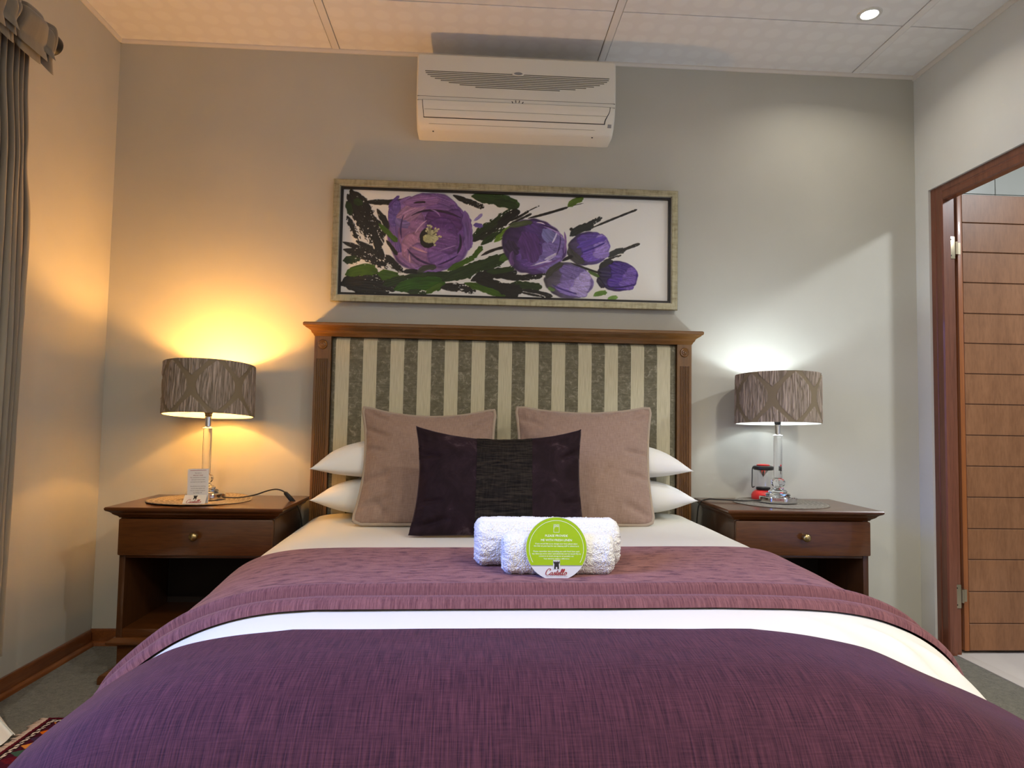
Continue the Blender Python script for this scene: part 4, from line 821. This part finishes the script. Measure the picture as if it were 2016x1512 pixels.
s3([(1530, 720), (1700, 600), (1990, 400)], 135, BLK, dry=.38, seed=16, c2=DG); s3([(1640, 760), (1780, 650), (1900, 600)], 70, DG, dry=.3, seed=17); s4([(-20, 560), (80, 460), (185, 405)], 95, BLK, dry=.3, seed=18); s3([(1780, 730), (1850, 660), (1960, 570)], 60, LG, dry=.42, seed=19); s3([(1640, 880), (1760, 810), (1880, 790)], 30, BLK, seed=20)
# big open bloom
fx, fy_ = A3(1090, 640)
petal(fx, fy_+1, 80, 82, 0, (98, 72, 126), 31)
for an, d, rx, ry, c, sd_ in ((-2.5, 62, 30, 20, (122, 92, 146), 1), (-1.9, 62, 34, 20, (118, 86, 140), 2), (-1.2, 64, 34, 18, (112, 82, 136), 3), (-.5, 62, 30, 18, (104, 76, 132), 4), (.2, 66, 28, 14, (116, 84, 140), 5), (.9, 62, 32, 16, (108, 78, 134), 6), (1.6, 64, 34, 18, (122, 92, 148), 7), (2.3, 62, 32, 18, (134, 100, 146), 8), (3.0, 64, 30, 16, (104, 82, 140), 9)):
    petal(fx+d*math.cos(an), fy_+d*math.sin(an), rx, ry, an+PI/2, c, 40+sd_, relief=.003)
s3([(880, 480), (1100, 300), (1440, 480)], 46, (52, 38, 52), seed=21); s3([(1390, 880), (1450, 760), (1420, 640)], 50, (50, 38, 60), seed=22); s3([(860, 800), (960, 960), (1200, 1000)], 40, (62, 44, 76), seed=23); s3([(1180, 985), (1300, 950), (1400, 880)], 26, (58, 38, 74), seed=24)
for x, y, rx, ry, rot, c, sd_ in ((1090, 430, 46, 24, 0, (112, 82, 136), 1), (900, 590, 24, 42, .2, (126, 92, 134), 2), (960, 790, 30, 34, .6, (148, 108, 138), 3), (1080, 880, 40, 26, .3, (124, 90, 132), 4), (1270, 840, 40, 30, -.4, (112, 80, 140), 5), (1330, 620, 26, 46, .1, (92, 62, 118), 6), (1240, 520, 38, 24, .3, (86, 52, 106), 7), (1210, 640, 34, 32, 0, (88, 56, 112), 8), (1220, 720, 32, 24, .2, (104, 72, 128), 9), (820, 360, 28, 18, -.6, (124, 94, 150), 10), (720, 420, 12, 30, .1, (94, 76, 140), 11), (900, 400, 34, 16, -.6, (144, 110, 144), 12), (1010, 290, 36, 12, -.1, (126, 92, 140), 13)):
    a_ = A3(x, y); petal(a_[0], a_[1], rx, ry, rot, c, 60+sd_, relief=.003)
s3([(740, 480), (780, 560), (860, 540)], 90, (112, 96, 152), seed=71); s3([(1460, 400), (1520, 620), (1500, 800)], 90, (106, 80, 134), seed=72); s3([(660, 360), (690, 300), (760, 240)], 36, (84, 62, 128), seed=73)
for p_, w_, c_ in (([(900, 450), (1090, 320), (1420, 470)], 24, (50, 34, 54)), ([(1385, 860), (1440, 760), (1410, 650)], 26, (48, 34, 60)), ([(860, 810), (960, 960), (1160, 990)], 22, (60, 40, 74)), ([(1180, 985), (1290, 950), (1390, 880)], 16, (58, 38, 74)), ([(820, 440), (770, 560), (800, 700)], 16, (62, 44, 88)), ([(1180, 840), (1270, 800), (1380, 770)], 10, (150, 120, 170)), ([(940, 640), (980, 560), (1060, 500)], 16, (172, 138, 170)), ([(890, 780), (980, 830), (1070, 850)], 18, (178, 136, 152)), ([(800, 440), (860, 400), (940, 370)], 20, (164, 128, 164)), ([(1100, 380), (1180, 400), (1200, 460)], 14, (154, 122, 172)), ([(880, 860), (885, 910), (890, 960)], 14, (196, 150, 170))): s3(p_, w_, c_, seed=int(w_)+300, taper=(.3, .3))
petal(*A3(1080, 690), 17, 20, 0, (36, 30, 26), 80, relief=.001); r_ = np.random.default_rng(4)
for k in range(34):
    a_ = r_.uniform(-2.6, 1.2); d = r_.uniform(6, 22); x, y = A3(1095, 670); s_ = (x+d*math.cos(a_), y+d*math.sin(a_)); stroke([(x+3*math.cos(a_), y+3*math.sin(a_)), s_], 1.6, (150, 148, 112), seed=k, taper=(.1, .1)); petal(s_[0], s_[1], 2.2, 2.0, 0, (176, 174, 134), 90+k)
petal(*A3(1080, 700), 11, 9, .3, (158, 158, 116), 85, relief=.003); petal(*A3(1150, 690), 7, 5, .3, (170, 170, 130), 86, relief=.003)
s3([(560, 540), (640, 620), (745, 725)], 52, MG, seed=25); s3([(640, 720), (700, 800), (750, 870)], 40, BLK, seed=26); s3([(1555, 550), (1600, 545), (1640, 560)], 46, (92, 74, 140), seed=27); s3([(1560, 500), (1610, 470), (1640, 430)], 34, (132, 118, 168), seed=28); s3([(920, 310), (980, 296), (1040, 300)], 18, (42, 30, 36), seed=29)
# foliage mass below
for i, (p, w_, c, dr) in enumerate([([(190, 1190), (420, 1130), (700, 1220)], 220, BLK, .3), ([(300, 1250), (500, 1260), (640, 1290)], 90, BLK, .5), ([(200, 940), (260, 930), (340, 930)], 90, DG, .4), ([(230, 1090), (380, 1010), (520, 1050)], 120, MG, .12), ([(560, 1080), (680, 1100), (760, 1120)], 110, MG, 0), ([(620, 1200), (760, 1150), (840, 1130)], 90, DG, 0),
        ([(840, 1110), (1200, 1130), (1540, 1070)], 105, DG, .1), ([(820, 1060), (900, 1050), (970, 1060)], 50, BLK, 0), ([(970, 1060), (1060, 1000), (1150, 1010)], 60, (62, 62, 54), 0), ([(740, 1250), (980, 1160), (1230, 1190)], 140, (44, 78, 14), .05), ([(1060, 1290), (1140, 1240), (1220, 1200)], 60, MG, 0), ([(870, 1280), (950, 1270), (1050, 1290)], 60, DG, .5),
        ([(1240, 1150), (1560, 1000), (1850, 930)], 130, DG, .15), ([(1290, 1040), (1440, 960), (1560, 900)], 60, MG, .3), ([(1550, 910), (1590, 850), (1640, 790)], 55, MG, 0), ([(1540, 1150), (1700, 1060), (1990, 1060)], 110, BLK, .2), ([(1600, 1160), (1800, 1200), (1995, 1310)], 140, BLK, .25), ([(1220, 1230), (1400, 1200), (1560, 1260)], 90, BLK, .45), ([(1470, 1180), (1660, 1230), (1880, 1320)], 66, MG, 0), ([(1700, 1050), (1850, 1060), (1980, 1010)], 60, DG, .3)]): s3(p, w_, c, dry=dr, seed=100+i)
s3([(1800, 900), (1900, 880), (2010, 860)], 60, DG, seed=130)
# buds on the right
for i, (p, w_, c, dr) in enumerate([([(140, 490), (220, 450), (300, 395)], 26, BLK, .2), ([(300, 395), (360, 360), (420, 335)], 10, BLK, .4), ([(90, 545), (200, 490), (330, 425)], 24, BLK, .2), ([(300, 472), (480, 430), (720, 352)], 26, BLK, .1), ([(720, 350), (800, 325), (900, 305)], 8, BLK, .5), ([(730, 340), (790, 280), (875, 255)], 70, (78, 100, 32), .1), ([(755, 660), (880, 560), (980, 560)], 90, (40, 44, 42), .05), ([(900, 570), (1000, 510), (1080, 468)], 56, (40, 42, 40), .45), ([(985, 575), (1200, 480), (1470, 375)], 22, BLK, .15), ([(745, 590), (760, 590), (775, 590)], 34, BLK, 0),
        ([(1170, 890), (1220, 830), (1330, 815)], 66, (46, 48, 46), .05), ([(1290, 830), (1400, 780), (1500, 748)], 32, BLK, .3), ([(1110, 935), (1200, 900), (1300, 872)], 20, BLK, .4), ([(20, 660), (80, 600), (160, 590)], 70, LG, .2), ([(0, 1110), (200, 1130), (440, 1100)], 60, BLK, .3), ([(270, 1090), (380, 1085), (490, 1075)], 26, BLK, .4), ([(110, 1190), (300, 1200), (430, 1215)], 80, DG, .1), ([(-20, 1230), (80, 1240), (210, 1260)], 130, BLK, .15), ([(230, 1250), (400, 1260), (555, 1315)], 40, BLK, .1), ([(210, 1270), (380, 1310), (550, 1335)], 24, BLK, .5), ([(1010, 1310), (1060, 1275), (1140, 1275)], 50, (84, 118, 40), .1), ([(1160, 1350), (1200, 1325), (1255, 1325)], 44, (104, 140, 58), .2), ([(0, 930), (60, 890), (140, 860)], 70, (60, 86, 30), .05)]): s4(p, w_, c, dry=dr, seed=140+i)
def bud(x, y, rx, ry, rot, c, dk, lt_, seed):
    cx, cy = A4(x, y); petal(cx, cy, rx, ry, rot, dk, seed, c2=c, relief=.002); ca, sa = math.cos(rot), math.sin(rot)
    for k, (p, q, a, b, cc) in enumerate([(.25, -.05, .62, .80, c), (.1, .45, .62, .40, tuple(v*1.08 for v in c)), (.1, -.5, .62, .38, tuple(v*.92 for v in c)), (.55, .1, .35, .50, lt_), (.62, -.35, .26, .32, tuple(v*.97 for v in lt_)), (.45, .55, .40, .26, lt_)]):
        petal(cx+p*rx*ca-q*ry*sa, cy+p*rx*sa+q*ry*ca, rx*a, ry*b, rot+.2*(k % 3-1), cc if k else c, seed+k+1, c2=None, relief=.003)
bud(370, 780, 64, 56, .25, (88, 62, 122), (60, 44, 76), (118, 100, 160), 200); s4([(100, 560), (200, 530), (330, 520)], 60, (70, 78, 52), dry=.35, seed=201); s4([(470, 600), (500, 640), (560, 690)], 130, (112, 108, 158), seed=202); s4([(250, 640), (300, 700), (350, 900)], 230, (86, 56, 112), seed=203); s4([(90, 720), (110, 780), (170, 840)], 110, (58, 44, 70), seed=204, dry=.2)
s4([(480, 920), (540, 890), (600, 860)], 26, (206, 196, 220), seed=205, dry=.3); s4([(560, 740), (590, 690), (610, 630)], 18, (196, 188, 214), seed=206); s4([(380, 970), (480, 940), (560, 940)], 16, (180, 166, 200), dry=.4, seed=207); s4([(140, 830), (100, 920), (140, 980)], 40, (96, 66, 116), seed=208)
for p_, w_, c_ in (([(470, 560), (600, 590), (680, 690)], 26, (150, 124, 176)), ([(690, 620), (715, 720), (690, 850)], 22, (128, 92, 150)), ([(420, 545), (540, 560), (630, 620)], 10, (40, 28, 60)), ([(640, 640), (660, 760), (600, 880)], 9, (52, 36, 80)), ([(300, 1020), (480, 1000), (650, 900)], 22, (112, 80, 140)), ([(330, 990), (470, 960), (600, 880)], 8, (226, 214, 232)), ([(390, 520), (440, 515), (480, 540)], 10, (226, 212, 232))): s4(p_, w_, c_, seed=int(w_)+330, taper=(.3, .3))
bud(960, 795, 43, 33, -.25, (98, 74, 158), (66, 56, 76), (140, 118, 188), 220); s4([(740, 800), (770, 900), (880, 940)], 90, (66, 62, 62), dry=.2, seed=221); s4([(830, 790), (980, 720), (1120, 690)], 60, (88, 64, 152), seed=222); s4([(860, 850), (1000, 800), (1120, 740)], 14, (62, 44, 120), seed=223)
bud(742, 1150, 48, 35, .15, (122, 104, 166), (70, 66, 70), (166, 150, 204), 240); s4([(500, 1120), (540, 1020), (660, 970)], 70, (64, 62, 56), dry=.2, seed=241); s4([(560, 1190), (600, 1230), (820, 1290)], 16, (70, 52, 120), seed=242); s4([(520, 1220), (540, 1240), (580, 1250)], 40, (88, 112, 62), seed=243)
bud(1270, 1095, 41, 31, .12, (72, 46, 132), (34, 26, 56), (104, 78, 160), 260); s4([(1070, 1010), (1120, 950), (1200, 940)], 56, (36, 34, 38), seed=261, dry=.15); s4([(1050, 1120), (1070, 1180), (1110, 1210)], 50, (38, 30, 52), seed=262); s4([(1160, 1215), (1280, 1235), (1440, 1190)], 14, (46, 26, 90), seed=263)
s4([(670, 935), (720, 900), (775, 885)], 34, (34, 28, 32), seed=264); s4([(760, 955), (900, 1010), (1075, 1065)], 22, (30, 28, 26), seed=265); s4([(950, 1045), (1000, 1070), (1060, 1100)], 34, (66, 92, 30), seed=266)
spk = (vnoise(gx/1.1, gy/1.1, 55) > .93) & (fu < .8); colr[spk & (ht > .0025)] = np.clip(colr[spk & (ht > .0025)]*1.25+14, 0, 255)
P = np.stack([U, -.017-ht*1.1, V], -1)
link('canvas', grid_mesh('canvas', P, col=lin(colr)), M['canvas'], pt)

# ------------------------------------------------------------------ curtain, rod, sheer
rod = thing('curtain_rod', 'dark brass curtain rod with a black end cap, high on the left wall', 'curtain rod', (-1.535, -.70, 2.222))
MB().tube([(-1.548, -.676, 2.228), (-1.548, -3.1, 2.228)], .024, 20).build('rod_tube', M['brass'], rod, smooth=180)
MB().tube([(-1.548, -.648, 2.228), (-1.548, -.652, 2.228), (-1.548, -.668, 2.228), (-1.548, -.678, 2.228)], [.030, .036, .037, .033], 28).build('end_cap', M['dark'], rod, smooth=50)
MB().box(XL+.001, -1.53, -1.36, -1.34, 2.20, 2.215).build('bracket', M['brass'], rod, bevel=.002)
cu = thing('curtain', 'heavy olive-taupe curtain with pencil pleats and a flopped ruffle, at the left edge', 'curtain', (-1.56, -.95, .02))
na, nz = 420, 120; s = np.linspace(0, 1, na); zf = np.linspace(0, 1, nz); Sg, Zf = np.meshgrid(s, zf, indexing='ij')
z = .20+Zf*1.96; tight = sstep(.80, .95, Zf); nf = 17
ph = Sg*nf*2*PI; amp = .034*(.45+.55*sstep(0, .2, Sg))*(1-.55*tight)*(1-.25*sstep(.35, 0, Zf)); pin = 1-.12*tight
yy = -.722-(.56*pin*Sg+.03*tight)+.006*np.sin(ph*2+2*Zf); xx = -1.565+amp*np.sin(ph+.5+.5*np.sin(Zf*4))+.012*(fbm(Sg*8, Zf*4, 3)-.5)+.010*tight*np.sin(ph*2.0)
yy = yy-.020*np.exp(-((Zf-.80)/.05)**2)*(1-sstep(0, .1, Sg))+.012*np.exp(-((Zf-.70)/.10)**2)*(1-sstep(0, .12, Sg))
link('curtain_drop', grid_mesh('curtain_drop', np.stack([xx, yy, z], -1), np.stack([Sg*2.2, z], -1)), M['curtain'], cu)
na, nb = 420, 34; a = np.linspace(0, 1, na); b = np.linspace(0, 1, nb); A, B = np.meshgrid(a, b, indexing='ij')
for k_, (y0_, dr0, out, fq, phs) in enumerate([(-.738, .100, .055, 40, .3), (-.750, .062, .070, 33, 2.1), (-.765, .030, .085, 37, 4.0)]):
    w_ = np.sin(A*fq+phs+1.5*np.sin(A*17)); fl = .5+.5*w_; sh_ = np.sign(w_)*np.abs(w_)**.6
    xx = -1.562+.034*np.sin(PI*np.clip(B*1.2, 0, 1))+B*(.006+out*fl)+.016*np.sin(PI*B)*fl; yy = y0_-.50*A+B*(.034*np.cos(A*fq+phs)+.012*sh_)
    zz = 2.150+(.112-.02*k_)*np.sin(np.clip(B*2.2, 0, 1)*PI*.5)-np.clip((B-.3)/.7, 0, 1)**1.3*(dr0+.070*fl)
    link('heading_ruffle', grid_mesh('heading_ruffle', np.stack([xx, yy, zz], -1), np.stack([A*2, B*.2], -1)), M['curtain'], cu)
na, nz = 160, 60; s = np.linspace(0, 1, na); zf = np.linspace(0, 1, nz); Sg, Zf = np.meshgrid(s, zf, indexing='ij')
z = .012+Zf*2.10; xx = -1.622+.014*np.sin(Sg*40)+.215*np.clip(1-z/.26, 0, 1)**1.3*(.75+.25*np.sin(Sg*13)); yy = -.80-.5*Sg-.02*np.sin(Sg*40)
o = link('sheer_curtain', grid_mesh('sheer_curtain', np.stack([xx, yy, z], -1)), M['sheer'], None); tag(o, 'white voile curtain behind the heavy one, its hem spread on the carpet', 'curtain')

# ------------------------------------------------------------------ rug
rg = thing('rug', 'maroon kilim rug with orange and green diamonds, on the carpet left of the bed', 'rug', (-1.10, -1.30, 0))
RX0, RX1, RY0, RY1 = -1.405, -.87, -1.90, -.715
na, nb = 360, 640; a = np.linspace(RX0, RX1, na); b = np.linspace(RY0, RY1, nb); X, Y = np.meshgrid(a, b, indexing='ij')
e = np.minimum(X-RX0, RY1-Y+.0); along = np.where(X-RX0 < RY1-Y, -Y, X)
cimg = np.empty((na, nb, 3)); cimg[:] = (104, 12, 38)
cimg *= (1+.25*(vnoise(X*300, Y*300, 3)-.5))[..., None]
dark = (44, 18, 24); band = (e < .125); cimg[band] = dark
tick = lambda e0, wd: (np.abs(e-e0) < wd) & (((along+(e-e0)*1.5)/.024) % 1 < .55)
inb = (e > .036) & (e < .100); kk = np.floor(along/.042).astype(int) % 6; pal = np.array([(70, 20, 40), (196, 96, 18), (58, 40, 66), (202, 128, 60), (60, 84, 72), (92, 20, 36)])
ad = np.abs((along/.042) % 1-.5)*2; dia = (np.abs(e-.068)/.034+ad*.85) < 1.0; cimg[inb] = np.array((66, 18, 36)); k_ = inb & dia; cimg[k_] = pal[kk[k_]]
cimg[tick(.026, .0065)] = (212, 198, 186); cimg[tick(.112, .0065)] = (212, 198, 186); cimg[(e < .014)] = (84, 14, 30)
sp = (e > .17) & (np.abs(((X*.8+Y) / .13) % 1-.5) < .05) & (((X-Y*.3)/.03) % 1 < .5); cimg[sp] = (214, 190, 190)
zz = .0075+.0022*vnoise(X*220, Y*220, 5); zz = np.where((e < .004) | (RX1-X < .003) | (Y-RY0 < .003), .001, zz)
link('rug_weave', grid_mesh('rug_weave', np.stack([X, Y, zz], -1), col=lin(np.clip(cimg, 0, 255))), M['rug'], rg)
mb = MB(); M['fringe'] = mat('pale_fringe', (.50, .36, .29), .95)
for k in range(230):
    y = RY0+.01+(RY1-RY0-.02)*k/229; l = random.uniform(.014, .034); dy = random.uniform(-.012, .012); mb.tube([(RX0+.004, y, .006), (RX0-l*.5, y+dy*.4, .007), (RX0-l, y+dy, .0025)], [.0026, .0022, .0012], 5)
mb.build('fringe', M['fringe'], rg, smooth=180, kind='stuff')

# ------------------------------------------------------------------ downlights
for i, (x, y, p) in enumerate(DOWNLIGHTS):
    lab = ['round recessed white downlight shining in the ceiling, upper right near the doorway corner', 'recessed white downlight in the ceiling over the right side of the bed foot', 'recessed white downlight in the ceiling over the left side of the bed foot', 'recessed white downlight in the ceiling far from the bed, on the doorway side', 'recessed white downlight in the ceiling far from the bed, on the curtain side'][i]
    t = thing('downlight', lab, 'ceiling light', (x, y, H-.004), None if i == 0 else 'ceiling downlights out of view')
    MB().lathe([(.030, H-.0012), (.033, H-.005), (.044, H-.005), (.047, H-.002), (.047, H-.0005)], (x, y), 40, cap=False).build('downlight_ring', M['white_plastic'], t, smooth=40)
    MB().lathe([(.030, H-.002), (.022, H-.0035), (.002, H-.004)], (x, y), 32).build('downlight_lens', M['lens'], t, smooth=60)
